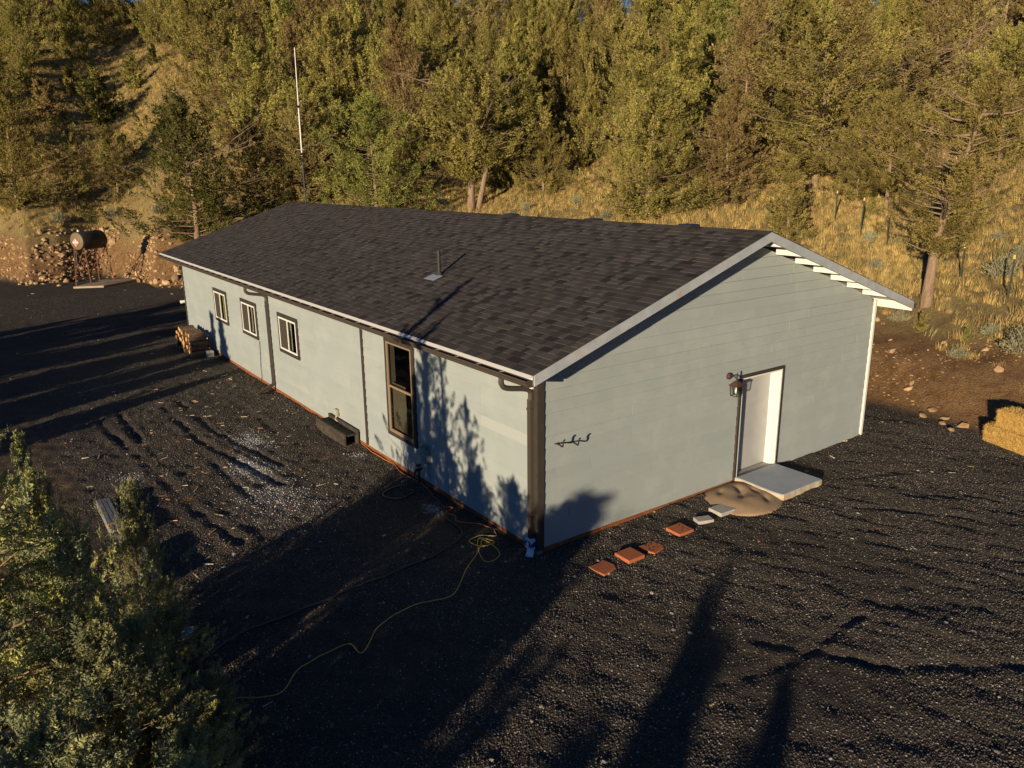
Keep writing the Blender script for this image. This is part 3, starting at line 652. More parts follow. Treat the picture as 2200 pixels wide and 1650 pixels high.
MB().add(vs, fs).obj('door_leaf', M_DOOR, dr, smooth=True, fix=False)
MB().box(x0+.03, x1-.03, .21, .25, .025, zt_-.03).obj('door_core', M_WHITE, dr)
MB().box(x0-.02, x1+.02, -.05, .21, -.05, .018).obj('sill', mat('sill_grey', (.33, .31, .28), .7, noise=[(9, (.24, .22, .19), .4, .7)]), dr)

# roof
roof = bpy.data.objects.new('roof', None); roof.location = (0, 0, ZE); link(roof, house)
th = .03
def slope_pt(side, x, y, dz=0.0):  # x measured from the wall at this side, outward negative
    z = ZE+SL*(x+EO)+dz
    return (x, y, z) if side == 0 else (W-x, y, z)
for side in (0, 1):
    p = [slope_pt(side, -EO, -RN+.02, -th), slope_pt(side, W/2, -RN+.02, -th), slope_pt(side, W/2, L+RF-.02, -th), slope_pt(side, -EO, L+RF-.02, -th)]
    p += [slope_pt(side, -EO, -RN+.02, -.003), slope_pt(side, W/2, -RN+.02, -.003), slope_pt(side, W/2, L+RF-.02, -.003), slope_pt(side, -EO, L+RF-.02, -.003)]
    MB().hexa(p).obj('deck', M_DECK, roof)
SN = math.hypot(1, SL); cosr, sinr = 1/SN, SL/SN
LS = (W/2+EO)*SN
NC = 38; EX = LS/NC
def shingle_corners(side, s0, s1, ya, yb, lift, thick):
    out = []
    for s, up in ((s0, lift+thick), (s1, lift*.0+.002)):
        for y in (ya, yb):
            x = -EO+s*cosr; z = ZE+s*sinr
            out.append((x-sinr*up, y, z+cosr*up))
    low = []
    for y in (ya, yb):
        x = -EO+s0*cosr; z = ZE+s0*sinr; low.append((x-sinr*.001, y, z+cosr*.001))
    P = [out[0], out[1], out[3], out[2], low[0], low[1]]   # top: 0 ya/s0, 1 yb/s0, 2 yb/s1, 3 ya/s1 ; front lower 4,5
    if side: P = [(W-p[0], p[1], p[2]) for p in P]
    return P
SF = [(0, 3, 2, 1), (0, 1, 5, 4), (3, 0, 4), (1, 2, 5)]
cand = []; rs = random.Random(11)
for side in (0, 1):
    for c in range(NC):
        y = -RN-.01
        s0 = c*EX-(.012 if c == 0 else 0); s1 = (c+1)*EX+.02
        raised = rs.random() < .5
        while y < L+RF:
            wd = rs.choice([.12, .16, .2, .26, .3, .34]) if raised else rs.choice([.1, .14, .2, .24, .3])
            y2 = min(y+wd, L+RF+.01)
            t = rs.random(); t = (t*.55+.45 if raised else t*.6)
            cand.append((side, s0, s1, y, y2, .006+(.005 if raised else 0), .004, t))
            y = y2; raised = not raised
def near_key(q):
    x = -EO+(q[1]+q[2])/2*cosr; x = W-x if q[0] else x
    d = np.array([x, (q[3]+q[4])/2, ZE+q[1]*sinr])-CAM
    return (d@d)/max(q[4]-q[3], .05)*(1 if q[0] == 0 else 50)
cand.sort(key=near_key)
bulk = [MB(), MB()]
for i, q in enumerate(cand):
    P = shingle_corners(q[0], *q[1:7])
    if i < 300:
        m1 = MB(); m1.t = q[7]; m1.add(P, SF).obj('shingle', M_SHIN, roof, tint=True, fix=False)
    else:
        bulk[q[0]].t = q[7]; bulk[q[0]].add(P, [tuple(reversed(f)) for f in SF] if q[0] else SF)
for b in bulk:
    o = b.obj('shingles', M_SHIN, roof, tint=True, fix=False); o['kind'] = 'stuff'
mb = MB(); y = -RN-.01; k = 0
while y < L+RF:
    y2 = min(y+.30, L+RF+.01); mb.t = rs.random()*.8+.1
    for sg in (-1, 1):
        a = (W/2, y, ZR+.016); b_ = (W/2, y2, ZR+.010); c1 = (W/2+sg*.15, y2, ZR-.15*SL+.008); d1 = (W/2+sg*.15, y, ZR-.15*SL+.016)
        e1 = (W/2+sg*.15, y, ZR-.15*SL+.004)
        mb.add([a, b_, c1, d1, e1, (W/2, y, ZR+.004)], [(0, 1, 2, 3) if sg < 0 else (3, 2, 1, 0), (0, 3, 4, 5)])
    y = y2
o = mb.obj('ridge_cap', M_SHIN, roof, tint=True, fix=False)
# rake boards (weathered) at both ends, fascia at the eaves
def rake(yc, thick):
    for side in (0, 1):
        a = [(-EO+.02, ZE+.003), (W/2, ZR-.005), (W/2, ZR-.165), (-EO+.02, ZE-.158)]
        poly = a if side == 0 else [(W-x, z) for x, z in a]
        MB().prism(poly, 'y', yc-thick, yc).obj('rake_board', M_FASC, house)
rake(-RN+.018, .032); rake(L+RF+.014, .032)
for side in (0, 1):
    xx = -EO if side == 0 else W+EO-.025
    MB().box(xx, xx+.025, -RN+.02, L+RF-.02, ZE-.20, ZE-.035).obj('fascia', M_WHITE, house)
    # drip edge / gutter apron
    q = MB(); sg = 1 if side == 0 else -1; bx = -EO if side == 0 else W+EO
    q.box(bx-.012*sg, bx-.004*sg, -RN, L+RF, ZE-.07, ZE-.008)
    q.add([(bx-.066*sg, -RN, ZE-.035), (bx-.066*sg, L+RF, ZE-.035), (bx+.03*sg, L+RF, ZE+.0165), (bx+.03*sg, -RN, ZE+.0165)], [(0, 1, 2, 3)])
    q.obj('drip_edge', M_WHITE if side == 0 else M_BROWN, roof)
# lookouts under the near gable overhang and the boards above the far side
for k in range(1, 8):
    for side in (0, 1):
        x = k*.612-.04
        z = ZE+SL*(x+EO)-.034
        p = [(x-.019, z-.145), (x+.019, z-.145+.038*SL), (x+.019, z+.038*SL*.5-.002), (x-.019, z-.016)]
        if side: p = [(W-a, b) for a, b in p]
        MB().prism(p, 'y', -RN+.02, -.03).obj('lookout', M_WHITE, house)
# gutter with hangers
gp = [(0, -.012), (0, -.115), (-.07, -.115), (-.085, -.085), (-.085, -.065), (-.12, -.035), (-.12, -.01), (-.108, -.01), (-.108, -.030), (-.076, -.062), (-.076, -.082), (-.066, -.105), (-.008, -.105), (-.008, -.012)]
def gutter(side):
    x0 = -EO-.014; z0 = ZE-.05
    poly = [(x0+a, z0+b) for a, b in gp]
    if side: poly = [(W-a, b) for a, b in poly]
    g = MB().prism(poly, 'y', -RN+.004, L+RF-.05).obj('gutter', M_BROWN, house)
    e = MB(); cap = [(x0+a, z0+b) for a, b in gp[:7]]
    if side: cap = [(W-a, b) for a, b in cap]
    e.prism(cap, 'y', -RN-.002, -RN+.0045); e.prism(cap, 'y', L+RF-.0505, L+RF-.044); e.obj('end_cap', M_BROWN, g)
    h = MB(); y = .1
    while y < L and side == 0:
        h.box(x0-.112, x0-.006, y, y+.025, z0-.022, z0-.012); y += .61
    if side == 0: h.obj('hanger', mat('hanger_metal', (.35, .33, .30), .5, spec=.5), g)
gutter(0); gutter(1)
# downspouts
def spout(y, zlow, ext):
    d = bpy.data.objects.new('downspout', None); d.location = (-.07, y, zlow); link(d, house)
    gx = -EO-.07; w_ = .075
    def path(pts):
        q = MB()
        for a, b in zip(pts[:-1], pts[1:]): q.bar(a, b, w_, .055, up=(1, 0, 0))
        return q
    pts = smooth_path([(gx, y, ZE-.16), (gx, y, ZE-.25), (gx+.09, y, ZE-.33), (-.16, y, ZE-.40), (-.066, y, ZE-.47), (-.066, y, ZE-.60)], 4)
    q = MB(); q.tube(pts, .043, 8); q.obj('elbow', M_BROWN, d, smooth=False)
    q = MB(); q.box(-.10, -.036, y-.042, y+.042, zlow, ZE-.58); q.box(-.106, -.0995, y-.03, y-.014, zlow, ZE-.58); q.box(-.106, -.0995, y+.014, y+.03, zlow, ZE-.58)
    q.obj('pipe', M_BROWN, d)
    for z in (ZE-.75, zlow+.5): MB().box(-.1075, -.034, y-.052, y+.052, z, z+.035).obj('strap', M_BROWN, d)
    if ext:
        q = MB(); q.bar((-.06, y, zlow+.02), (-.62, y-.22, -.05), .085, .06); q.bar((-.068, y, zlow+.12), (-.068, y, zlow-.0), .09, .072, up=(1, 0, 0)); q.obj('extension', M_BROWN, d)
    return d
spout(12.04, .10, True); spout(.10, .02, False)
# vent pipe and ridge vents
vp = bpy.data.objects.new('vent_pipe', None); vp.location = (1.435, 5.25, 3.69); link(vp, roof); vp.location = (1.435, 5.25, 3.69-ZE)
zb = ZE+SL*(1.435+EO)
MB().tube([(1.435, 5.25, zb-.02), (1.435, 5.25, zb+.52)], .038, 14).obj('pipe', mat('black_pipe', (.03, .028, .026), .5), vp, smooth=False)
fl = MB(); P = [slope_pt(0, x, y, .022) for x, y in ((1.18, 5.05), (1.40, 5.05), (1.40, 5.45), (1.18, 5.45))]; P2 = [(a, b, c+.006) for a, b, c in P]; fl.hexa(P+P2)
fl.obj('flashing', mat('bare_metal', (.55, .60, .63), .35, metal=.6), vp)
MB().tube([(1.435, 5.25, zb), (1.435, 5.25, zb+.09)], [.075, .045], 14).obj('collar', mat('rubber', (.03, .03, .03), .7), vp)
for vy in (1.65, 4.45, 7.6):
    v = bpy.data.objects.new('roof_vent', None); v.location = (W/2+.42, vy, ZR-.3-ZE); link(v, roof)
    zc = ZR-.42*SL
    MB().box(W/2+.27, W/2+.58, vy-.17, vy+.17, zc+.03, zc+.155).obj('hood', mat('vent_black', (.025, .025, .028), .4, spec=.5), v, bevel=.03)
    MB().box(W/2+.2, W/2+.66, vy-.24, vy+.24, zc-.04, zc+.045).obj('base_flange', M_BROWN, v)
# ------------------------------------------------------------------ things at the house
def part(mb, name, m, par, **k): return mb.obj(name, m, par, **k)
# wall lantern
M_RUST = mat('rust_bronze', (.075, .036, .022), .55, noise=[(20, (.04, .022, .016), .4, .7)], spec=.4)
M_IRON = mat('black_iron', (.02, .018, .017), .5, spec=.4)
lt = thing('wall_lantern', 'bronze coach lantern with clear glass fixed to the siding beside the door', 'lantern', (4.37, -.03, 1.95))
q = MB(); q.tube([(4.37, -.03, 2.13), (4.37, -.06, 2.13)], .062, 14); q.tube([(4.37, -.06, 2.13), (4.37, -.085, 2.13)], [.062, .035], 14); part(q, 'back_plate', M_RUST, lt)
q = MB(); q.tube(smooth_path([(4.37, -.08, 2.13), (4.37, -.15, 2.15), (4.37, -.22, 2.12)], 5), .012, 8); q.tube([(4.37, -.225, 2.24), (4.37, -.225, 2.21), (4.37, -.225, 2.05)], [.004, .012, .016], 8); part(q, 'arm', M_IRON, lt)
cx, cy = 4.37, -.225
q = MB(); q.hexa([(cx-.095, cy-.095, 2.0), (cx+.095, cy-.095, 2.0), (cx+.095, cy+.095, 2.0), (cx-.095, cy+.095, 2.0), (cx-.035, cy-.035, 2.075), (cx+.035, cy-.035, 2.075), (cx+.035, cy+.035, 2.075), (cx-.035, cy+.035, 2.075)]); q.box(cx-.105, cx+.105, cy-.105, cy+.105, 1.992, 1.9995); part(q, 'lamp_shade', M_RUST, lt)
q = MB()
for sx in (-1, 1):
    for sy in (-1, 1): q.bar((cx+sx*.082, cy+sy*.082, 1.992), (cx+sx*.068, cy+sy*.068, 1.80), .011, .011)
for z, r in ((1.80, .068), (1.985, .081)):
    for a, b in (((-1, -1), (1, -1)), ((1, -1), (1, 1)), ((1, 1), (-1, 1)), ((-1, 1), (-1, -1))): q.bar((cx+a[0]*r, cy+a[1]*r, z), (cx+b[0]*r, cy+b[1]*r, z), .010, .010)
part(q, 'cage', M_IRON, lt)
for sx, sy in ((-1, 0), (1, 0), (0, -1), (0, 1)):
    r1, r0 = .078, .065
    if sx: P = [(cx+sx*r0, cy-r0, 1.803), (cx+sx*r0, cy+r0, 1.803), (cx+sx*r1, cy+r1, 1.98), (cx+sx*r1, cy-r1, 1.98)]
    else: P = [(cx-r0, cy+sy*r0, 1.803), (cx+r0, cy+sy*r0, 1.803), (cx+r1, cy+sy*r1, 1.98), (cx-r1, cy+sy*r1, 1.98)]
    part(MB().add(P, [(0, 1, 2, 3)]), 'pane', M_GLASS, lt, fix=False)
q = MB(); q.tube([(cx, cy, 1.83), (cx, cy, 1.86), (cx, cy, 1.90), (cx, cy, 1.925), (cx, cy, 1.97)], [.008, .026, .03, .018, .014], 10); part(q, 'bulb', mat('bulb_glass', (.8, .78, .7), .2, spec=.6), lt, smooth=True)
# iron hanger on the gable
hk = thing('wall_hanger', 'small black iron hose hanger screwed to the gable siding near the corner', 'hanger', (.45, -.03, 1.7))
q = MB(); q.bar((.30, -.03, 1.70), (.66, -.03, 1.66), .02, .012); part(q, 'wall_bar', M_IRON, hk)
for x, z in ((.33, 1.70), (.64, 1.66)):
    q = MB(); q.tube(smooth_path([(x, -.035, z), (x-.005, -.12, z+.005), (x-.01, -.20, z+.0), (x-.012, -.22, z+.09), (x+.02, -.225, z+.115)], 4), .013, 6); part(q, 'hook', M_IRON, hk)
# outlet box with loose wires, regulator box, hose bib
ob = thing('outlet_box', 'small grey outlet box with pale wires hanging from it, low on the long wall', 'outlet box', (-.02, 7.70, .3))
part(MB().box(-.075, -.02, 7.62, 7.78, .27, .44), 'box', mat('grey_plastic', (.30, .28, .22), .6), ob, bevel=.012)
part(MB().box(-.085, -.0755, 7.65, 7.75, .29, .42), 'cover', mat('grey_plastic_lid', (.38, .35, .27), .5), ob, bevel=.008)
for k, c in enumerate([(.8, .75, .65), (.55, .2, .12), (.7, .62, .5)]):
    q = MB(); q.tube(smooth_path([(-.05, 7.70+.02*k, .28), (-.07-.02*k, 7.66, .20), (-.04, 7.60-.05*k, .14), (-.08, 7.50-.04*k, .10)], 5), .006, 5); part(q, 'wire', mat('wire%d' % k, c, .5), ob)
rg = thing('meter_box', 'grey-green utility box with two round knobs beside the tall window', 'utility box', (-.03, 3.45, .4))
M_UT = mat('utility_green', (.20, .26, .25), .5)
part(MB().box(-.16, -.02, 3.33, 3.56, .42, .70), 'cabinet', M_UT, rg, bevel=.012)
for yy in (3.40, 3.50):
    q = MB(); q.tube([(-.10, yy, .70), (-.10, yy, .78)], .028, 10); q.tube([(-.10, yy, .78), (-.10, yy, .80)], .036, 10); part(q, 'knob', M_UT, rg)
part(MB().tube([(-.06, 3.36, .43), (-.06, 3.36, .2), (-.02, 3.36, .15)], .012, 6), 'conduit', M_UT, rg)
hb = thing('hose_bib', 'dark outdoor tap on a short pipe under the grey-green utility box', 'tap', (-.05, 3.68, .0))
q = MB(); q.tube([(-.09, 3.68, -.12), (-.09, 3.68, .20)], .022, 8); part(q, 'pipe', M_IRON, hb)
q = MB(); q.tube([(0, 3.68, .2), (-.16, 3.68, .2)], .028, 8); q.tube([(-.15, 3.68, .2), (-.2, 3.68, .12)], .022, 8); part(q, 'spout', M_IRON, hb)
q = MB(); q.tube([(-.09, 3.68, .2), (-.09, 3.68, .28)], .01, 6); q.tube([(-.09, 3.68, .275), (-.09, 3.68, .295)], .055, 10); part(q, 'handle', M_IRON, hb)
cb = MB(); cb.tube(smooth_path([(-.03, 13.08, 1.16), (-.035, 13.10, .8), (-.035, 13.16, .4), (-.04, 13.15, .1), (-.05, 13.2, -.07)], 8), .009, 5)
tag(cb.obj('cable', M_IRON), 'thin dark cable hanging down the long wall below the middle small window', 'cable')
fl_ = thing('flood_light', 'little white flood light on the far end of the long wall', 'light', (-.04, 21.6, 1.2))
q = MB(); q.box(-.05, .0, 21.585, 21.64, 1.2, 1.3); part(q, 'bracket', M_WHITE, fl_)
q = MB(); q.tube([(-.03, 21.64, 1.25), (-.16, 21.70, 1.22)], [.04, .075], 10); part(q, 'lamp_head', M_WHITE, fl_)
# white elbow with a blue label at the foot of the near downspout
el = thing('drain_elbow', 'white drain elbow with a blue label at the foot of the corner downspout', 'drain elbow', (-.07, .10, -.09))
M_PVC = mat('white_pvc', (.74, .78, .82), .4, spec=.5)
q = MB(); q.tube(smooth_path([(-.07, .10, .04), (-.075, .095, -.02), (-.11, .06, -.07), (-.18, 0., -.085)], 5), .062, 12); part(q, 'bend', M_PVC, el, smooth=True)
q = MB(); q.box(-.13, -.02, .03, .165, .0, .17); part(q, 'sleeve', M_PVC, el)
M_BLUE = mat('blue_print', (.02, .07, .30), .4)
part(MB().add([(-.132, .03, .04), (-.132, .165, .04), (-.132, .165, .135), (-.132, .03, .135)], [(0, 1, 2, 3)]), 'label', M_BLUE, el, fix=False)
part(MB().add([(-.13, .028, .03), (-.02, .028, .03), (-.02, .028, .13), (-.13, .028, .09)], [(0, 1, 2, 3)]), 'label', M_BLUE, el, fix=False)
part(MB().add([(-.134, .07, .05), (-.134, .13, .05), (-.134, .14, .075), (-.134, .11, .125), (-.134, .07, .11)], [(0, 1, 2, 3, 4)]), 'emblem', M_PVC, el, fix=False)
# concrete step and sand
st = thing('concrete_step', 'pale blue-grey concrete landing slab in front of the door', 'step', (5.36, -.55, -.1))
M_STEP = mat('step_concrete', (.37, .41, .44), .85, noise=[(3, (.30, .335, .36), .4, .7), (1.5, (.44, .46, .47), .5, .75), (55, (.20, .2, .2), .66, .74)], bump=(70, .2, .004))
M_SIDE = mat('step_side_concrete', (.47, .40, .29), .9, noise=[(9, (.36, .29, .19), .4, .7)], bump=(40, .4, .01))
rr = random.Random(3); top = []; 
n_ = 12
ring = [(4.73, -.055)]+[(4.73+.006*rr.uniform(-1, 1)+.012*math.sin(t*6), -.055-t*1.05) for t in [i/n_ for i in range(1, n_)]]+[(4.735, -1.09), (4.77, -1.125)]+[(4.77+t*1.18, -1.125+.008*rr.uniform(-1, 1)) for t in [i/n_ for i in range(1, n_)]]+[(5.96, -1.12), (5.985, -1.09), (5.985, -.055)]
q = MB(); n = len(ring)
vs = [(x, y, -.20) for x, y in ring]+[(x, y, .052) for x, y in ring]+[(5.36+(x-5.36)*.975, -.58+(y+.58)*.975, .064) for x, y in ring]
q.add(vs, [(i, (i+1) % n, n+(i+1) % n, n+i) for i in range(n)]); part(q, 'side', M_SIDE, st)
q = MB(); q.add(vs[n:], [(i, (i+1) % n, n+(i+1) % n, n+i) for i in range(n)]+[tuple(range(n, 2*n))]); part(q, 'slab_top', M_STEP, st)
N = 70; sx0, sx1, sy0, sy1 = 3.35, 5.35, -1.75, -.02
xs = np.linspace(sx0, sx1, N); ys = np.linspace(sy0, sy1, N); SX, SY = np.meshgrid(xs, ys)
prof = np.clip(1-(((SX-4.32)/.85)**2+((SY+.62)/.70)**2)+.22*wav(SX, SY, 4, 77), 0, 1)
H = .13*prof**.7+prof**.3*(.014*wav(SX, SY, 11, 78)+.02*wav(SX, SY, 6, 79))
for fx, fy, a in ((4.05, -.28, .6), (4.38, -.42, .9), (4.22, -.62, .5), (4.6, -.62, 1.2), (4.5, -.95, .8)):
    u = (SX-fx)*math.cos(a)+(SY-fy)*math.sin(a); v = -(SX-fx)*math.sin(a)+(SY-fy)*math.cos(a); H -= .05*np.exp(-((u/.14)**2+(v/.06)**2))*(prof > 0)
SZ = np.where(prof > .0, -.075+H, -.16)
ii = np.arange(N*N).reshape(N, N); SQ = np.stack([ii[:-1, :-1], ii[:-1, 1:], ii[1:, 1:], ii[1:, :-1]], -1).reshape(-1, 4)
sm = nmesh('sand_heap', np.stack([SX, SY, SZ], -1).reshape(-1, 3), quads=SQ, mat=mat('sand', (.36, .255, .155), .95, noise=[(120, (.22, .15, .09), .45, .7)], bump=(150, .5, .006)), smooth=True)
o = bpy.data.objects.new('sand_heap', sm); link(o); tag(o, 'low heap of tan sand with footprints beside the concrete step', 'sand heap')
# stepping tiles
M_TERRA = mat('terracotta', (.42, .135, .055), .85, noise=[(14, (.36, .11, .045), .4, .7)], bump=(60, .15, .003))
M_GREY = mat('grey_paver', (.40, .385, .34), .9, noise=[(14, (.33, .31, .27), .4, .7)], bump=(60, .2, .004))
def tile(x, y, sx, sy, z, rz, m, label, ragged=0, bits=0):
    r = random.Random(int(x*100)); t = thing('paving_tile', label, 'tile', (x, y, z), 'stepping tiles in a row from the corner to the door', rz)
    if ragged:
        P = [(-.5+r.uniform(0, .12), -.5), (.3, -.46), (.5, -.2+r.uniform(-.1, .1)), (.46, .5), (0.1, .40), (-.42, .5), (-.5, .1)]
        q = MB().prism([(a*sx, b*sy) for a, b in P], 'z', -.02, .014)
    else: q = MB().box(-sx/2, sx/2, -sy/2, sy/2, -.04, .032)
    q.obj('tile', m, t, world=False, bevel=.008)
    for k in range(bits):
        me = pc.objects[k % 10].data
        p = bpy.data.objects.new('loose_stone', me); link(p, t); p.location = (r.uniform(-.4, .4)*sx, r.uniform(-.4, .4)*sy, .035 if not ragged else .018); p.scale = (.013,)*3
    return t
tile(.51, -.97, .36, .34, -.075, .1, M_TERRA, 'terracotta tile half buried in gravel, nearest the house corner', 1)
tile(1.08, -.95, .34, .33, -.06, .0, M_TERRA, 'clean square terracotta tile lying proud on the gravel')
tile(1.57, -.96, .34, .33, -.070, .1, M_TERRA, 'chipped terracotta tile sunk level and strewn with many black stones', 1, 14)
tile(2.36, -.82, .34, .32, -.05, -.03, M_TERRA, 'thick terracotta tile next to the grey pavers, with a few black stones on it', 0, 5)
tile(2.98, -.80, .30, .19, -.05, -.35, M_GREY, 'small narrow grey paver with a broken edge between terracotta tile and larger grey paver')
tile(3.53, -.74, .36, .30, -.035, -.04, M_GREY, 'larger grey paver at the edge of the sand heap')
# black trough along the wall
M_TAR = mat('weathered_black_board', (.045, .038, .03), .8, noise=[(6, (.10, .08, .055), .45, .75, (3, .5, 1)), (14, (.02, .018, .015), .5, .7)], bump=(40, .4, .008))
bx = thing('trough', 'long black open-ended board trough lying on the gravel against the long wall', 'trough', (-.2, 7.4, -.09))
q = MB().box(-.40, -.365, 6.50, 8.12, -.10, .20); part(q, 'side_board', M_TAR, bx)
q = MB().box(-.085, -.05, 6.50, 8.14, -.10, .24); part(q, 'side_board', M_TAR, bx)
q = MB().box(-.364, -.086, 6.52, 8.10, .13, .155); part(q, 'top_board', M_TAR, bx)
q = MB().box(-.364, -.086, 6.50, 8.10, -.10, -.07); part(q, 'bottom_board', M_TAR, bx)
# hose and cords on the ground
def ground_line(name, pts, r, m, label, cat, n=8, lift=0):
    P = smooth_path([(x, y, 0) for x, y in pts], n); P = [(p[0], p[1], Gz(p[0], p[1])+r+.006+lift) for p in P]
    o = MB().tube(P, r, 6).obj(name, m); return tag(o, label, cat)
ground_line('garden_hose', [(-.12, 3.66), (-.6, 3.75), (-.95, 3.55), (-.8, 3.2), (-.35, 3.3), (-.2, 3.1), (-.3, 2.5), (-.52, 1.9), (-.56, 1.4), (-.78, 1.14), (-1.29, .94), (-2.2, .80), (-2.9, .73), (-3.6, .62), (-4.54, .57), (-5.2, .2)], .016, mat('black_rubber_hose', (.028, .026, .022), .5, spec=.5), 'black garden hose running from the tap across the shaded gravel', 'hose')
ground_line('extension_cord', [(-.10, 1.10), (-.22, .86), (-.40, 1.05), (-.66, 1.0), (-.60, .72), (-.36, .70), (-.47, .98), (-.72, .62), (-.83, .25), (-.55, .28), (-.44, .62), (-.46, .90), (-.62, .72), (-.95, .42), (-1.22, .22), (-1.77, -.27), (-2.24, -.16), (-2.9, -.32), (-3.39, -.79), (-3.45, -.52), (-3.7, -.50), (-4.17, -.62), (-4.51, -.91), (-4.88, -.74), (-5.3, -.6)], .0065, mat('yellow_cord', (.62, .44, .10), .5), 'thin yellow extension cord with a loose loop near the corner, trailing across the gravel', 'cord')
ground_line('power_cord', [(-.03, 6.42), (-.08, 5.6), (-.04, 4.9), (-.12, 4.3), (-.08, 3.72), (-.16, 3.05), (-.30, 2.51), (-.18, 2.29), (-.38, 2.2), (-.34, 1.95), (-.42, 1.75), (-.22, 1.45), (-.10, 1.12)], .0075, mat('orange_cord', (.55, .20, .07), .5), 'orange extension cord lying along the foot of the long wall', 'cord')
# grey railway ties at the left edge of the yard
M_TIE = mat('weathered_tie', (.20, .205, .205), .95, noise=[(5, (.14, .14, .14), .4, .7, (3, .3, 1)), (18, (.10, .095, .09), .6, .72, (4, .35, 1))], bump=(24, .6, .02))
def tie(y0, y1, label, mark=None, x=-5.27):
    z = Tz(x, (y0+y1)/2); t = thing('timber', label, 'timber', (x, (y0+y1)/2, z), 'weathered timbers along the yard edge')
    q = MB(); q.box(x-.115, x+.115, y0, y1, z-.05, z+.14); part(q, 'beam', M_TIE, t, bevel=.012)
    for k in (-.04, .035): part(MB().box(x+k, x+k+.007, y0+.1, y1-.1, z+.1395, z+.1415), 'crack', M_IRON, t)
    if mark: part(MB().box(x-.118, x+.118, mark, mark+.07, z+.08, z+.1435), 'paint_stripe', mat('orange_paint', (.62, .27, .02), .7, noise=[(30, (.30, .26, .18), .5, .6)]), t)
tie(4.40, 6.25, 'grey weathered timber with an orange paint stripe beside the small juniper spire', 4.95)
tie(2.45, 3.75, 'grey cracked timber half hidden among the junipers, without paint', None, -5.15)
part_ = thing('paper_scrap', 'pale blue-white scrap of sheeting among the shaded junipers', 'scrap', (-5.05, 1.0, Tz(-5.05, 1.0)))
zz = Tz(-5.05, 1.0)
q = MB(); q.add([(-5.16, .86, .02+zz), (-5.02, .90, .06+zz), (-4.96, 1.10, .03+zz), (-5.10, 1.08, .08+zz), (-5.03, .99, .10+zz)], [(0, 1, 4), (1, 2, 4), (2, 3, 4), (3, 0, 4)]); part(q, 'sheet', mat('sheet_white', (.42, .47, .55), .6), part_, fix=False)
# firewood
M_BARK = mat('bark', (.12, .08, .05), .95, noise=[(12, (.06, .04, .028), .4, .7)], var=.3, bump=(30, .5, .02))
M_CUT = mat('cut_wood', (.58, .34, .12), .85, noise=[(9, (.40, .22, .08), .4, .7)], var=.35)
fw = thing('firewood_stack', 'stack of split juniper firewood against the far part of the long wall', 'firewood', (-.5, 18.9, -.08))
rr = random.Random(8)
for row in range(5):
    for k in range(8-row//2):
        yb = 17.9+row*.10+k*.29+rr.uniform(-.06, .06); zb = -.02+row*.15; r = rr.uniform(.075, .105)
        a0 = rr.uniform(0, 6.28); poly = [(yb+r*math.cos(a0+t)*rr.uniform(.8, 1.1), zb+r*math.sin(a0+t)*rr.uniform(.8, 1.05)) for t in [i*2*math.pi/6 for i in range(6)]]
        xa = -.80+rr.uniform(-.09, .07); x_b = -.30+rr.uniform(-.05, .05)
        lg = MB().prism(poly, 'x', xa, x_b).obj('log', M_BARK, fw)
        c0 = (sum(p[0] for p in poly)/6, sum(p[1] for p in poly)/6); pp = [(c0[0]+(a-c0[0])*.9, c0[1]+(b-c0[1])*.9) for a, b in poly]
        MB().prism(pp, 'x', xa-.006, xa+.004).obj('cut_end', M_CUT, lg)
cbk = MB().box(-.42, -.20, 17.55, 17.80, -.1, .10).obj('concrete_block', M_CONC, bevel=.01); tag(cbk, 'small grey concrete block at the near foot of the firewood stack', 'concrete block')
# fuel tank on its stand
ft = thing('fuel_tank', 'dark fuel tank with a red diamond placard raised on a spindly steel stand', 'fuel tank', (-.6, 40.0, -.05))
M_TANK = mat('tank_paint', (.035, .03, .024), .5, spec=.4, noise=[(3, (.05, .042, .033), .4, .7)])
M_HEAD = mat('tank_end_paint', (.15, .115, .06), .6)
M_LEG = mat('rusty_steel', (.22, .10, .06), .8, noise=[(14, (.12, .06, .04), .4, .7)])
ax = Vector((math.cos(math.radians(35)), math.sin(math.radians(35)), 0)); sd = Vector((-ax.y, ax.x, 0))
c0 = Vector((-.55, 40.1, 2.42)); A = c0-ax*.80; B = c0+ax*.80; R_ = .50
q = MB(); q.tube([A, A+ax*.03, B-ax*.03, B], [R_-.02, R_, R_, R_-.02], 28, cap=False); part(q, 'shell', M_TANK, ft, smooth=True)
for e, dd in ((A, -1), (B, 1)):
    q = MB(); q.tube([e+ax*dd*(-.01), e+ax*dd*.02, e+ax*dd*.05], [R_-.015, R_-.05, .05], 28); part(q, 'end_plate', M_HEAD if dd < 0 else M_TANK, ft, smooth=True)
# placard: red diamond, white band, flame, numeral
pn = A-ax*.068+Vector((0, 0, -.06))+sd*.02
def P2(u, v, k=0.0): return pn-ax*k+(-sd)*(-u)*-1+Vector((0, 0, v)) if False else pn-ax*k-sd*u+Vector((0, 0, v))
s_ = .23
pl = part(MB().add([P2(0, -s_), P2(s_, 0), P2(0, s_), P2(-s_, 0)]+[P2(0, -s_, .006), P2(s_, 0, .006), P2(0, s_, .006), P2(-s_, 0, .006)], [(0, 1, 2, 3), (4, 5, 6, 7), (0, 1, 5, 4), (1, 2, 6, 5), (2, 3, 7, 6), (3, 0, 4, 7)]), 'placard', mat('placard_red', (.62, .03, .02), .5), ft)
M_PW = mat('placard_white', (.8, .8, .76), .5)
part(MB().add([P2(-.17, -.045, .009), P2(.17, -.045, .009), P2(.17, .045, .009), P2(-.17, .045, .009)], [(0, 1, 2, 3)]), 'band', M_PW, pl, fix=False)
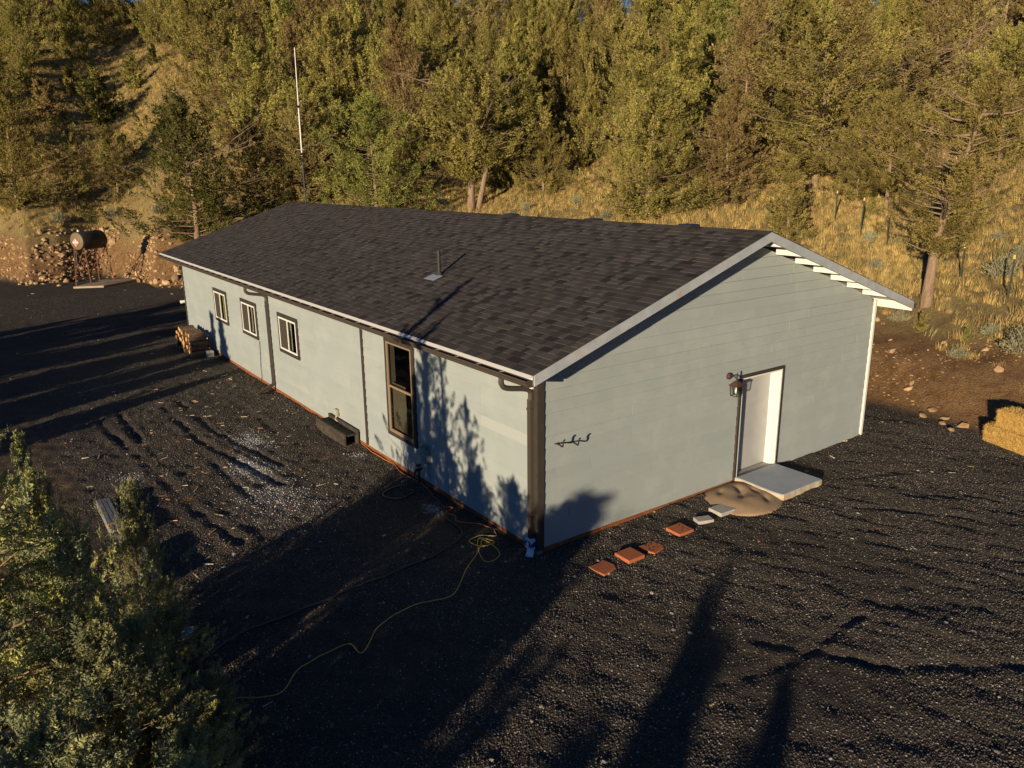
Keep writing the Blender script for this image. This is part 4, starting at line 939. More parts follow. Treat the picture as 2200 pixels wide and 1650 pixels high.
part(MB().add([P2(-.035, .07, .009), P2(.035, .07, .009), P2(.05, .105, .009), P2(.02, .13, .009), P2(.005, .175, .009), P2(-.02, .125, .009), P2(-.05, .11, .009)], [(0, 1, 2, 3, 4, 5, 6)]), 'flame_symbol', M_PW, pl, fix=False)
part(MB().add([P2(-.02, -.15, .009), P2(.02, -.15, .009), P2(.02, -.09, .009), P2(-.02, -.09, .009)], [(0, 1, 2, 3)]), 'numeral', M_PW, pl, fix=False)
q = MB()
for k, sgn in enumerate((-1, 1)):
    pass
bd = MB(); ins = s_-.03
for (a, b) in (((0, -s_), (s_, 0)), ((s_, 0), (0, s_)), ((0, s_), (-s_, 0)), ((-s_, 0), (0, -s_))):
    bd.add([P2(a[0]*.96, a[1]*.96, .0085), P2(b[0]*.96, b[1]*.96, .0085), P2(b[0]*.89, b[1]*.89, .0085), P2(a[0]*.89, a[1]*.89, .0085)], [(0, 1, 2, 3)])
part(bd, 'border', M_PW, pl, fix=False)
tx = MB()
for k in range(8): tx.add([P2(-.15+k*.039, -.02, .012), P2(-.128+k*.039, -.02, .012), P2(-.128+k*.039, .022, .012), P2(-.15+k*.039, .022, .012)], [(0, 1, 2, 3)])
part(tx, 'lettering', mat('placard_ink', (.45, .05, .04), .6), pl, fix=False)
# decal on the side, filler caps on top
dc = c0+ax*.55-sd*(R_*.80)+Vector((0, 0, -R_*.62))
q = MB()
for (u, v) in ((0, 0),):
    P = []
    for a_, hgt in ((-150, 0), (-165, 1)):
        pass
    def on(cu, ang): 
        an = math.radians(ang); return c0+ax*cu-sd*(R_+.006)*math.cos(an)+Vector((0, 0, (R_+.006)*math.sin(an)))
    q.add([on(.36, -36), on(.62, -36), on(.62, -14), on(.36, -14)], [(0, 1, 2, 3)])
part(q, 'decal', mat('decal_brown', (.16, .11, .07), .6), ft, fix=False)
for cu, h in ((-.62, .12), (-.35, .05), (.15, .10)):
    q = MB(); b_ = c0+ax*cu+Vector((0, 0, R_-.02)); q.tube([b_, b_+Vector((0, 0, h))], .05, 10); part(q, 'filler_cap', M_PW if cu < -.5 else M_HEAD, ft)
tops = {}
for i, (u, v) in enumerate(((-.72, -.36), (.72, -.36), (.72, .36), (-.72, .36))):
    tp = c0+ax*u+sd*v+Vector((0, 0, -.36)); bt = c0+ax*u*1.10+sd*v*1.55; bt.z = Tz(bt.x, bt.y)+.06
    tops[i] = (tp, bt); part(MB().bar(tp, bt, .05, .05), 'leg', M_LEG, ft)
for i, j in ((0, 1), (1, 0), (1, 2), (2, 3), (3, 0), (0, 3)):
    a_ = tops[i][0]; b_ = tops[j][1]+(tops[j][0]-tops[j][1])*.30; part(MB().bar(a_, b_, .035, .02), 'brace', M_LEG, ft)
part(MB().tube(smooth_path([A+Vector((0, 0, -.3))+sd*.1, A+Vector((-.12, .1, -.9)), A+Vector((-.10, .05, -1.5)), A+Vector((.25, -.1, -2.2)), A+Vector((.8, -.1, -2.25))], 6), .022, 6), 'fuel_hose', M_IRON, ft)
pdz = Tz(-.1, 39.6)
pd = thing('concrete_pad', 'flat concrete pad under the fuel tank stand', 'pad', (-.1, 40, pdz))
q = MB(); q.prism([(-1.75, 39.35), (-.35, 38.75), (1.75, 40.65), (.1, 41.7)], 'z', pdz-.1, pdz+.10); part(q, 'slab', mat('pad_concrete', (.40, .33, .22), .9, noise=[(2, (.32, .26, .18), .4, .7)]), pd)
# antenna mast
an = thing('antenna_mast', 'tall thin white whip antenna on a dark pole behind the far roof corner', 'antenna', (6.35, 25.2, Tz(6.35, 25.2)))
bz = Tz(6.35, 25.2)
q = MB(); q.tube([(6.35, 25.2, bz), (6.35, 25.2, 6.6)], .035, 8); part(q, 'pole', mat('dark_pole', (.06, .058, .055), .5), an)
tipz = 11.0
q = MB(); q.tube([(6.35, 25.2, 6.6), (6.36, 25.2, 8.6)], .030, 8); q.tube([(6.36, 25.2, 8.6), (6.39, 25.2, tipz)], [.024, .018], 8); part(q, 'whip', mat('white_fibreglass', (.75, .73, .68), .4), an)
q = MB(); q.bar((6.10, 25.1, 6.85), (6.62, 25.3, 6.85), .03, .03); q.bar((6.35, 24.95, 6.85), (6.35, 25.45, 6.85), .03, .03); part(q, 'radials', mat('aluminium', (.55, .5, .42), .4, metal=.5), an)
for z in (6.62, 6.35, 8.58): part(MB().box(6.30, 6.41, 25.15, 25.25, z, z+.10), 'clamp', M_IRON, an)
# straw bales
M_ST = mat('straw', (.62, .42, .13), .85, var=.35, noise=[(14, (.42, .26, .07), .4, .7)], spec=.2)
M_STC = mat('straw_core', (.44, .28, .08), .9, noise=[(18, (.28, .17, .05), .4, .65), (3.2, (.55, .38, .13), .5, .7)], bump=(22, .9, .04))
def bale(x, y, z, lx, ly, lz, rz, label, seed):
    t = thing('straw_bale', label, 'straw bale', (x, y, z), 'stacked straw bales', rz)
    bm = bmesh.new(); bmesh.ops.create_cube(bm, size=1); bmesh.ops.subdivide_edges(bm, edges=bm.edges, cuts=9, use_grid_fill=True)
    rr = random.Random(seed)
    for v in bm.verts:
        p = v.co; k = 1+.03*math.sin(p.x*38)*(abs(p.y) > .49)
        v.co = Vector((p.x*lx*k, p.y*ly*k, (p.z+.5)*lz))+Vector((rr.uniform(-1, 1), rr.uniform(-1, 1), rr.uniform(-1, 1)))*.012
        if abs(p.x) > .45 and abs(p.z) > .45: v.co.x *= .985
    me = bpy.data.meshes.new('bale_body'); bm.to_mesh(me); bm.free(); me.materials.append(M_STC); b = bpy.data.objects.new('bale_body', me); link(b, t)
    r = np.random.RandomState(seed); n = 9000; V = np.zeros((n, 3, 3)); face = r.choice(6, n, p=[.12, .12, .24, .24, .24, .04])
    u = r.rand(n)-.5; v = r.rand(n)-.5; nor = np.array([(1, 0, 0), (-1, 0, 0), (0, 1, 0), (0, -1, 0), (0, 0, 1), (0, 0, -1)], float)[face]
    p = np.where(np.abs(nor[:, :1]) > .5, np.stack([nor[:, 0]*.5, u, v], 1), np.where(np.abs(nor[:, 1:2]) > .5, np.stack([u, nor[:, 1]*.5, v], 1), np.stack([u, v, nor[:, 2]*.5], 1)))
    p = p*np.array([lx, ly, lz]); p[:, 2] += lz/2
    d = r.randn(n, 3)*.75+nor*.75; d[:, 2] -= .15; d /= np.linalg.norm(d, axis=1)[:, None]
    s = np.cross(d, r.randn(n, 3)); s /= np.linalg.norm(s, axis=1)[:, None]; Lh = (.03+.06*r.rand(n))[:, None]
    V[:, 0] = p-d*Lh*.4+s*.0035; V[:, 1] = p-d*Lh*.4-s*.0035; V[:, 2] = p+d*Lh
    me = nmesh('straw', V.reshape(-1, 3), tris=np.arange(3*n).reshape(n, 3), mat=M_ST); o = bpy.data.objects.new('straw', me); link(o, t); o['kind'] = 'stuff'
    for xx in (-.25*lx, .25*lx):
        q = MB(); pts = [(xx, -ly/2-.012, .0), (xx, -ly/2-.012, lz), (xx, ly/2+.012, lz+.01), (xx, ly/2+.012, 0)]; q.tube(pts, .004, 5); q.obj('twine', mat('twine', (.5, .3, .1), .8), t, world=False)
    return t
ang = math.radians(-110)
dx_, dy_ = math.cos(ang), math.sin(ang)
bale(11.02, -2.42, Tz(11.02, -2.42)-.04, 1.15, .50, .40, ang, 'lower golden straw bale resting on the gravel edge at the right', 5)
bale(11.13+.2*dx_, -2.42+.2*dy_, Tz(11.02, -2.42)+.36, 1.12, .48, .38, ang+.05, 'upper golden straw bale lying on top of the other bale', 6)
# sandstone slabs at the foot of the bank
M_SAND = mat('sandstone', (.33, .22, .115), .9, noise=[(7, (.26, .16, .08), .4, .7)], bump=(18, .4, .02), spec=.1)
for k, (x, y, r, lab) in enumerate([(12.0, -.2, .20, 'angular tan rock at the foot of the bank, farthest from the straw bales'), (11.72, -.62, .15, 'flat tan rock in the middle of the row at the bank foot'), (11.55, -1.12, .20, 'broad tan slab casting a dark shadow just left of the straw bales'), (11.35, -.75, .12, 'small rounded tan rock on the gravel edge near the bank'), (11.05, -1.10, .13, 'pale flat rock lying out on the black gravel left of the bales')]):
    me = rock_mesh('sandstone_rock', 300+k, 1, .45, .22, M_SAND, r*.8); o = bpy.data.objects.new('rock', me); link(o); o.location = (x, y, Gz(x, y)+.01); o.rotation_euler = (.1, .15*k, k*1.3); tag(o, lab, 'rock', 'tan rocks at the bank foot')
rb = np.random.RandomState(5)
for k in range(26):
    th = math.radians(rb.uniform(72, 84)); dd = rb.uniform(-.6, 4.5); R0 = np.interp(th, TT, TR)+dd; x, y = TC[0]+R0*math.cos(th), R0*math.sin(th)
    me = rock_mesh('bank_rock', 400+k % 7, 2, .75, .2, MR1, 1.0); o = bpy.data.objects.new('rock', me); link(o); s = rb.uniform(.12, .30); o.scale = (s, s, s); o.location = (x, y, Tz(x, y)+.06); o.rotation_euler = tuple(rb.uniform(0, 6, 3))
    tag(o, 'pale broken rock among the rubble of the cut bank behind the fuel tank', 'rock', 'broken rocks on the left cut bank')
# wood splinters, chips and pale stones on the yard
def chip(n, sx, sy, c): return MB().box(-sx, sx, -sy, sy, 0, .008).mesh(n, mat(n+'_m', c, .85, var=.4))
ch = src_coll('chips', [chip('splinter', .075, .007, (.50, .32, .15)), chip('splinter_pale', .06, .008, (.6, .5, .33)), chip('bark_chip', .04, .018, (.30, .12, .05)), chip('wood_chip', .03, .014, (.52, .36, .18))])
chips = np.clip(blob(-2.4, 9.5, 2.2, 3.6)+.6*blob(-4.2, 6, 1.2, 2.5)+.4*blob(-.8, 14, .8, 3)+.03+.05*(FX > 3), 0, 1)*np.clip(-FD, 0, 1)*inview*houseclear
at = yard_o.data.attributes.new('chips', 'FLOAT', 'POINT'); used = np.unique(Q[dq < 0.35]); at.data.foreach_set('value', chips[used].astype(np.float32))
scatter('wood_chips', yard_o, 'chips', 5.0, ch, .6, 1.5, 31, tilt=.12)
ps = src_coll('pale_stones', [rock_mesh('pale_stone%d' % i, 80+i, 2, .6, .2, mat('pale_stone%d' % i, c, .9, var=.3)) for i, c in enumerate([(.25, .225, .19), (.33, .28, .21), (.19, .18, .175)])])
scatter('stones', yard_o, 'peb', 1.6, ps, .014, .036, 33, tilt=.5)
cr = src_coll('crumbs', [rock_mesh('crumb%d' % i, 90+i, 1, .7, .3, M_SIDE) for i in range(3)])
# ------------------------------------------------------------------ trees and shrubs
L_OLIVE = leaf_mat('juniper_olive', (.160, .140, .042), (.260, .232, .066), (.38, .325, .098))
L_BROWN = leaf_mat('juniper_brown', (.165, .120, .046), (.255, .190, .076), (.34, .27, .11))
L_GREEN = leaf_mat('juniper_green', (.115, .128, .034), (.205, .222, .058), (.32, .315, .086))
L_DARK = leaf_mat('juniper_dark', (0.068, 0.080, 0.023), (0.123, 0.134, 0.038), (0.197, 0.201, 0.058))
L_BLUE = leaf_mat('juniper_blue', (.15, .17, .095), (.27, .285, .150), (.42, .39, .13), trans=.12)
L_SAGE = leaf_mat('sagebrush_leaf', (.17, .17, .10), (.26, .25, .15), (.36, .34, .22), trans=.15)
M_TRUNK = mat('juniper_trunk', (.27, .20, .135), .95, noise=[(5, (.17, .11, .07), .4, .65, (3, 3, .5)), (20, (.40, .29, .19), .55, .75, (3, 3, .6))], bump=(16, .8, .03), spec=.1)
M_GREYW = mat('dead_branch', (.33, .28, .23), .95, noise=[(9, (.22, .18, .14), .4, .7)], spec=.1)
def unit(a): return a/np.maximum(np.linalg.norm(a, axis=-1, keepdims=True), 1e-9)
def foliage(r, C, RC, TI, AX, per, ln, wd):
    """diamond sprays set round tapering plumes: centre C, size RC, tint TI, axis AX"""
    n = len(C); k = np.repeat(np.arange(n), np.maximum(4, (per*(RC/np.median(RC))**2).astype(int)))
    s = r.rand(len(k))*2-1; d = unit(np.cross(AX[k], r.randn(len(k), 3)))
    q = (s+1)/2; wr = RC[k]*.62*np.minimum(1, q*3+.35)*(1.05-q)**.7*(.35+.65*r.rand(len(k))**.5)
    p = C[k]+AX[k]*(s*RC[k]*1.15)[:, None]+d*wr[:, None]+r.randn(len(k), 3)*(RC[k]*.06)[:, None]
    ax = unit(AX[k]*.65+d*.75+r.randn(len(k), 3)*.35); sd = unit(np.cross(ax, r.randn(len(k), 3)))
    Lh = ln*(.55+.9*r.rand(len(k)))[:, None]; Wh = wd*(.6+.8*r.rand(len(k)))[:, None]
    V = np.stack([p-ax*Lh*.5, p+sd*Wh*.5, p+ax*Lh*.5, p-sd*Wh*.5], 1).reshape(-1, 3)
    t = np.clip(TI[k]+.14*r.randn(len(k))+.10*s, 0, 1)
    return V, np.arange(len(V)).reshape(-1, 4), np.repeat(t, 4)
PROF = {
 'cone': lambda t: np.clip(1.12*(1-t)**.72, .05, 1)*np.clip(.55+t*4, 0, 1),
 'spire': lambda t: np.clip(1.1*(1-t)**.62, .05, 1)*np.clip(.6+t*3, 0, 1),
 'broad': lambda t: np.sin(np.clip(.12+.88*t, 0, 1)**.85*math.pi)**.6,
 'tall': lambda t: np.clip(1.25*(1-t)**.6, .08, 1)*np.clip(.25+t*1.9, 0, 1),
 'round': lambda t: np.clip(1.2*(1-t)**.5, .1, 1)*np.clip(.7+t*2.2, 0, 1),
}
def gen_tree(seed, H, R, prof='cone', base=.06, nl=46, cl=4, per=70, ln=.16, wd=.07, rc=.30, bare=0, lean=0.0, twin=False, leader=0.0, thick=.020, holes=.0, lobes=.3, s0=.2):
    r = np.random.RandomState(seed); mbt = MB()
    lx, ly = lean*H*math.cos(seed), lean*H*math.sin(seed)
    def axis_pt(t): return np.array([lx*t*t+.03*H*math.sin(t*5+seed)*t, ly*t*t+.03*H*math.cos(t*4+seed)*t, t*H])
    P = [axis_pt(t) for t in np.linspace(-.03, 1, 9)]
    mbt.tube(P, [H*thick*(1.35 if i == 0 else 1)*(1-.88*i/8) for i in range(9)], 8)
    if twin: 
        P2 = [p+np.array([.09*H*math.sin(min(i, 5)/5*1.5)+.02*H, .03*H, 0]) for i, p in enumerate(P[:7])]; mbt.tube(P2, [H*thick*.8*(1-.8*i/6) for i in range(7)], 7)
    C = []; RC = []; TI = []; AX = []; ph = r.rand()*6.28; f = PROF[prof]; a = r.rand()*6.28
    lob = [(r.randint(2, 5), r.rand()*6.28, r.rand()*3) for _ in range(3)]
    for i in range(nl):
        t = base+(1-leader-base)*((i+.5*r.rand())/nl)**.92; u = (t-base)/(1-base)
        a += 2.4+.7*r.randn()
        k = 1+lobes*sum(math.sin(n*a+p+q*t*6) for n, p, q in lob)/2.0
        Rl = R*float(f(np.array(u)))*max(.35, k)*(.8+.4*r.rand())
        rise = (.18+.5*u+.15*r.randn())*Rl
        o = axis_pt(max(t-.04, 0)); e = axis_pt(t)*1.0+np.array([math.cos(a)*Rl, math.sin(a)*Rl, rise*.6]); m = o*.5+e*.5+np.array([0, 0, -.06*Rl])
        mbt.tube([o, m, e], [H*thick*.24*(1-u*.6), H*thick*.13*(1-u*.6), H*thick*.04], 4, cap=False)
        if r.rand() < holes: continue
        tint = .5+.28*r.randn()
        for j in range(cl):
            s = s0+(1.04-s0)*(j+r.rand())/cl
            if u > .8: s = r.rand()*1.05
            q = o+(e-o)*s+r.randn(3)*np.array([.16, .16, .13])*min(Rl, 1.6)*.9
            C.append(q); RC.append(rc*(.55+.8*r.rand())*(1-.35*u)); TI.append(tint+.14*r.randn()); AX.append(np.array([math.cos(a)*(.75-.5*u), math.sin(a)*(.75-.5*u), .75])+.28*r.randn(3))
    nt = max(3, nl//12)
    for j in range(nt): C.append(axis_pt(1-leader-.10*j/nt)+r.randn(3)*.05*R); RC.append(rc*(.45+.3*j/nt)); TI.append(.6); AX.append(np.array([0, 0, 1])+.25*r.randn(3))
    for j in range(bare):     # bare grey limbs poking out
        a = r.rand()*6.28; t = base+.05+.55*r.rand(); o = axis_pt(t); Lb = R*(.6+.5*r.rand())
        d = np.array([math.cos(a), math.sin(a), .1+.5*r.rand()]); e = o+d*Lb; m = o+d*Lb*.5+np.array([0, 0, -.08*Lb])
        mbt.tube([o, m, e], [H*thick*.30, H*thick*.18, .006], 4, cap=False)
        for b in range(4):
            s = .35+.6*r.rand(); p = o+(e-o)*s; dd = unit(d+r.randn(3)*.6)*Lb*(.2+.25*r.rand()); mbt.tube([p, p+dd*.5+r.randn(3)*.03, p+dd], [H*thick*.11, H*thick*.07, .004], 3, cap=False)
    C = np.array(C); RC = np.array(RC); TI = np.array(TI)
    V, Q_, t = foliage(r, C, RC, TI, unit(np.array(AX)), per, ln, wd)
    crown = nmesh('crown', V, quads=Q_, attrs={'tint': t})
    trunk = mbt.mesh('trunk', M_TRUNK, smooth=True, fix=False)
    return crown, trunk
def place_tree(name, var, x, y, z, sx, sz, rz, leaf, label, cat='tree', group=None, tilt=0.0):
    crown, trunk = var; o = thing(name, label, cat, (x, y, z), group, rz); o.scale = (sx, sx, sz); o.rotation_euler = (tilt*math.sin(rz*3), tilt*math.cos(rz*3), rz)
    key = (crown.name, leaf.name)
    if key not in place_tree.cache:
        m = crown if not crown.materials else crown.copy()
        m.materials.clear(); m.materials.append(leaf); place_tree.cache[key] = m
    c = bpy.data.objects.new('crown', place_tree.cache[key]); link(c, o)
    t = bpy.data.objects.new('trunk', trunk); link(t, o)
    return o
place_tree.cache = {}
rt = random.Random(21)
# the wood on the slope
FV = {0: [gen_tree(100+i, 7.4, 1.75+.25*i, 'cone', .03, 92, 6, 44, .135, .050, .30, thick=.014, lobes=.45) for i in range(3)],
      1: [gen_tree(110+i, 6.8, 2.5+.2*i, 'broad', .06, 96, 6, 46, .135, .050, .34, bare=4, thick=.016, lobes=.5) for i in range(2)],
      2: [gen_tree(120+i, 7.4, 2.1, 'tall', .07, 90, 6, 40, .13, .048, .30, bare=10, holes=.08, thick=.016, lobes=.5) for i in range(2)],
      3: [gen_tree(130, 7.2, 1.9, 'tall', .1, 64, 4, 34, .12, .042, .26, bare=26, holes=.3, leader=.04, thick=.016)],
      4: [gen_tree(140, 6.6, 2.0, 'round', .02, 92, 6, 46, .135, .050, .31, thick=.016, lobes=.4)]}
FL = {0: (L_OLIVE, 'pointed_juniper', 'pointed olive juniper', 'pointed olive junipers in the wood'),
      1: (L_OLIVE, 'spreading_juniper', 'wide spreading olive juniper', 'spreading olive junipers in the wood'),
      2: (L_BROWN, 'brown_juniper', 'brown-tinged open juniper', 'brown-tinged junipers in the wood'),
      3: (L_BROWN, 'grey_juniper', 'grey thin juniper', 'grey thin junipers in the wood'),
      4: (L_GREEN, 'green_juniper', 'fresh green rounded juniper', 'green rounded junipers in the wood')}
LM = ['left edge', 'fuel tank', 'bare-leader juniper', 'antenna mast', 'bright green juniper', 'twin-trunk juniper', 'medium conical juniper', 'large conical juniper', 'gable peak', 'metal fence posts', 'big leaning trunk', 'right edge']
ORD = 'first second third fourth fifth sixth seventh eighth ninth tenth eleventh twelfth thirteenth fourteenth fifteenth sixteenth seventeenth eighteenth nineteenth twentieth twenty-first twenty-second twenty-third twenty-fourth twenty-fifth twenty-sixth twenty-seventh twenty-eighth twenty-ninth thirtieth'.split()
for x, y, k, s, lm, n_th in FOREST:
    leaf, nm, kind_, grp = FL[k]; v = FV[k][rt.randrange(len(FV[k]))]
    lab = '%s, %s tree up the slope %s the %s' % (kind_, ORD[n_th], 'along' if 'edge' in LM[lm] else 'above', LM[lm])
    place_tree(nm, v, x, y, Tz(x, y)-.1, s*rt.uniform(.85, 1.1), s*rt.uniform(1.0, 1.25), rt.uniform(0, 6.28), leaf, lab, 'tree', grp, .04)
# the trees one can tell apart
K0 = dict(nl=96, cl=7, per=50, ln=.115, wd=.042, rc=.29, thick=.018)
HV = {'tall': gen_tree(601, 7, 2.4, 'tall', .22, **dict(K0, bare=10, thick=.024, holes=.10)), 'twin': gen_tree(602, 7, 2.8, 'tall', .26, **dict(K0, bare=6, thick=.024, twin=True, rc=.33, lobes=.45)),
      'broad': gen_tree(603, 7, 3.2, 'broad', .12, **dict(K0, bare=16, nl=104, rc=.33, lobes=.5)), 'spire': gen_tree(604, 3.4, 1.0, 'spire', .02, **dict(K0, nl=60, cl=4, rc=.19, ln=.085, wd=.032, per=50)),
      'cone': gen_tree(605, 7, 2.9, 'cone', .03, **dict(K0, nl=104, rc=.33, lobes=.45)), 'green': gen_tree(606, 7, 3.3, 'round', .02, **dict(K0, nl=108, rc=.36, lobes=.4)),
      'dark': gen_tree(607, 7, 2.9, 'cone', .03, **dict(K0, leader=.07, bare=10, holes=.08, lobes=.45, nl=100, rc=.29)), 'brown': gen_tree(608, 7, 2.6, 'cone', .06, **dict(K0, bare=8)),
      'sparse': gen_tree(609, 7, 2.6, 'tall', .10, **dict(K0, bare=10, holes=.3, per=34, rc=.27)), 'dead': gen_tree(610, 7, 2.2, 'tall', .15, **dict(K0, bare=55, holes=.55, per=34, rc=.25))}
HD = dict(tall=(7, 2.4), twin=(7, 2.8), broad=(7, 3.2), spire=(3.4, 1.0), cone=(7, 2.9), green=(7, 3.3), dark=(7, 2.9), brown=(7, 2.6), sparse=(7, 2.6), dead=(7, 2.2))
HLEAF = dict(tall=L_OLIVE, twin=L_OLIVE, broad=L_OLIVE, spire=L_OLIVE, cone=L_OLIVE, green=L_GREEN, dark=L_DARK, brown=L_BROWN, sparse=L_OLIVE, dead=L_BROWN)
for i, (x, y, h, R, k, lab) in enumerate(HERO):
    if i == 0:
        v = gen_tree(502, h*1.05, R*1.0, 'tall', .27, nl=84, cl=8, per=62, ln=.075, wd=.028, rc=.26, lean=.16, bare=8, holes=.12, lobes=.6, thick=.026)
        place_tree('juniper', v, x, y, Tz(x, y)-.05, 1, 1, 0, L_OLIVE, lab); continue
    if 'twin' in lab: k = 'twin'
    H0, R0 = HD[k]
    place_tree('juniper', HV[k], x, y, Tz(x, y)-.05, R/R0, h/H0, i*1.9, HLEAF[k], lab)
SV = [gen_tree(700+i, 2.2, .62, 'cone' if i else 'round', .03, 34, 3, 55, .11, .045, .20) for i in range(2)]
for i, (x, y, h, R, lab) in enumerate(SAPLINGS):
    leaf = (L_GREEN, L_OLIVE, L_OLIVE, L_GREEN, L_BROWN, L_DARK)[i % 6]
    place_tree('sapling', SV[i % 2], x, y, Tz(x, y), R/.62, h/2.2, i*1.3, leaf, lab)
# sagebrush
def gen_sage(seed):
    r = np.random.RandomState(seed); V = []; F = []; T_ = []; n = 260
    for i in range(n):
        a = r.rand()*6.283; el = .25+1.25*r.rand()**.8; d = np.array([math.cos(a)*math.cos(el), math.sin(a)*math.cos(el), math.sin(el)*.85]); L_ = .55+.45*r.rand()
        for j in range(7):
            p = d*L_*(.45+.55*r.rand())+r.randn(3)*.05; ax_ = unit(d+r.randn(3)*.35)*(.09+.07*r.rand()); s = unit(np.cross(ax_, r.randn(3)))*.016
            V += [p-ax_*.5, p+s, p+ax_*.5, p-s]; T_ += [np.clip(.5+.25*r.randn(), 0, 1)]*4
    return nmesh('leaves', V, quads=np.arange(len(V)).reshape(-1, 4), attrs={'tint': T_}, mat=L_SAGE)
def sage_stems(seed):
    r = random.Random(seed); q = MB()
    for i in range(14):
        a = r.uniform(0, 6.28); e = r.uniform(.4, 1.3); q.tube([(0, 0, -.05), (math.cos(a)*math.cos(e)*.4, math.sin(a)*math.cos(e)*.4, math.sin(e)*.4), (math.cos(a)*math.cos(e)*.8, math.sin(a)*math.cos(e)*.8, math.sin(e)*.75)], [.03, .018, .006], 4, cap=False)
    return q.mesh('stems', M_GREYW, fix=False)
GS = [gen_sage(800+i) for i in range(3)]; GT = [sage_stems(810+i) for i in range(2)]
SAGELAB = ['pale silver sagebrush just above the end of the right rake board', 'largest silver sagebrush, near the right edge beside a metal post', 'silver sagebrush at the right edge behind the largest one', 'silver sagebrush near the right edge, higher than the other two', 'small sagebrush at the foot of the slender leaning juniper', 'pale sagebrush to the right of the rounded bright green juniper', 'lower sagebrush at the foot of the twin-trunk juniper', 'sagebrush under the dark gap right of the twin-trunk juniper', 'grey-green shrub on the brink of the left cut bank', 'grey-green shrub left of the dark juniper with the bare leader', 'sagebrush left of the large brown-olive conical juniper', 'low green bush at the right edge above the straw bales', 'low shrub halfway between the big leaning trunk and the straw bales', 'small sagebrush behind the middle of the roof ridge', 'dry low shrub on the slope above the straw bales', 'sagebrush at the foot of the large brown-olive conical juniper', 'shrub on the bank straight above the fuel tank', 'small leafy shrub close behind the right end of the house']
for i, (x, y, h, R) in enumerate(SAGE):
    o = thing('sagebrush', SAGELAB[i], 'shrub', (x, y, Tz(x, y)-.03), 'low shrubs on the slope', i*1.1); o.scale = (max(R, .4), max(R, .4), max(h*1.1, .4))
    lv = bpy.data.objects.new('leaves', GS[i % 3]); link(lv, o); s = bpy.data.objects.new('stems', GT[i % 2]); link(s, o)
# fence posts
M_POST = mat('green_steel_post', (.045, .055, .035), .6, noise=[(9, (.12, .06, .03), .55, .8)])
M_TIP = mat('post_tip', (.62, .42, .14), .7)
PL = ['metal fence post farthest up the slope, left of a rusty one', 'rusty dark metal fence post in front of a low sapling', 'metal fence post beside the left edge of the tall sloping juniper', 'metal fence post just right of the big leaning trunk', 'metal fence post at the right edge next to silver sagebrush']
for i, (x, y, h) in enumerate(POSTS):
    z = Tz(x, y); t = thing('fence_post', PL[i], 'fence post', (x, y, z), 'metal fence posts on the slope')
    q = MB(); tx_ = .05*math.sin(i*2.1); q.bar((x, y, z-.2), (x+tx_, y, z+h-.12), .05, .012); q.bar((x, y-.02, z-.2), (x+tx_, y-.02, z+h-.12), .012, .04)
    for k in range(10): q.box(x-.02+tx_*k/10, x+.02+tx_*k/10, y-.045, y-.04, z+.15+k*h*.075, z+.165+k*h*.075)
    q.obj('post', M_POST, t); MB().bar((x+tx_, y, z+h-.12), (x+tx_*1.1, y, z+h), .052, .03).obj('tip', M_TIP, t)
# wire between the posts
for a, b in zip(POSTS[:-1], POSTS[1:]): pass
# foreground junipers at the left edge of the yard, seen from above
GV = [gen_tree(900+i, 2.4, .95, ('cone', 'round', 'spire')[i], .02, 120, 7, 64, .042, .0125, .115, thick=.014, lobes=.55, holes=.05) for i in range(3)]
FGT = [(-5.5, 1.16, 2.25, .42, 2, 'slim juniper spire in front of the striped grey timber'),
       (-6.5, .25, 3.3, .5, 0, 'tall juniper cut by the left edge of the picture'),
       (-6.38, -.45, 2.55, .75, 1, 'bluish juniper behind the lower left thicket, next to the left edge tree'),
       (-6.35, -1.78, 2.1, .85, 0, 'broad bluish juniper in the middle of the foreground thicket'),
       (-5.95, -1.45, 1.85, .55, 2, 'pointed juniper in the right half of the foreground thicket'),
       (-6.72, -3.1, 2.2, .85, 1, 'dense pale juniper in the lower left corner'),
       (-6.0, -3.4, 1.7, .6, 0, 'yellow-green juniper top at the bottom edge, farthest right'),
       (-5.35, .4, .8, .4, 1, 'low shaded juniper at the right fringe of the foreground thicket'),
       (-5.2, 1.75, .5, .35, 1, 'knee-high juniper beside the unpainted grey timber'),
       (-7.0, -4.2, 2.1, .6, 0, 'nearest juniper, cut by the lower left corner of the picture'),
       (-6.5, -3.8, 2.0, .6, 2, 'yellow-green juniper top at the bottom edge, left of another'),
       (-5.35, -1.3, .9, .42, 2, 'small shaded juniper at the lower right of the foreground thicket'),
       (-5.75, -2.4, 1.2, .5, 0, 'dark shaded juniper at the lower right edge of the foreground thicket')]
for i, (x, y, h, R, k, lab) in enumerate(FGT):
    place_tree('foreground_juniper', GV[k], x, y, Tz(x, y)-.05, R/.95, h/2.4, i*1.7, L_BLUE, lab, 'tree', 'foreground junipers')
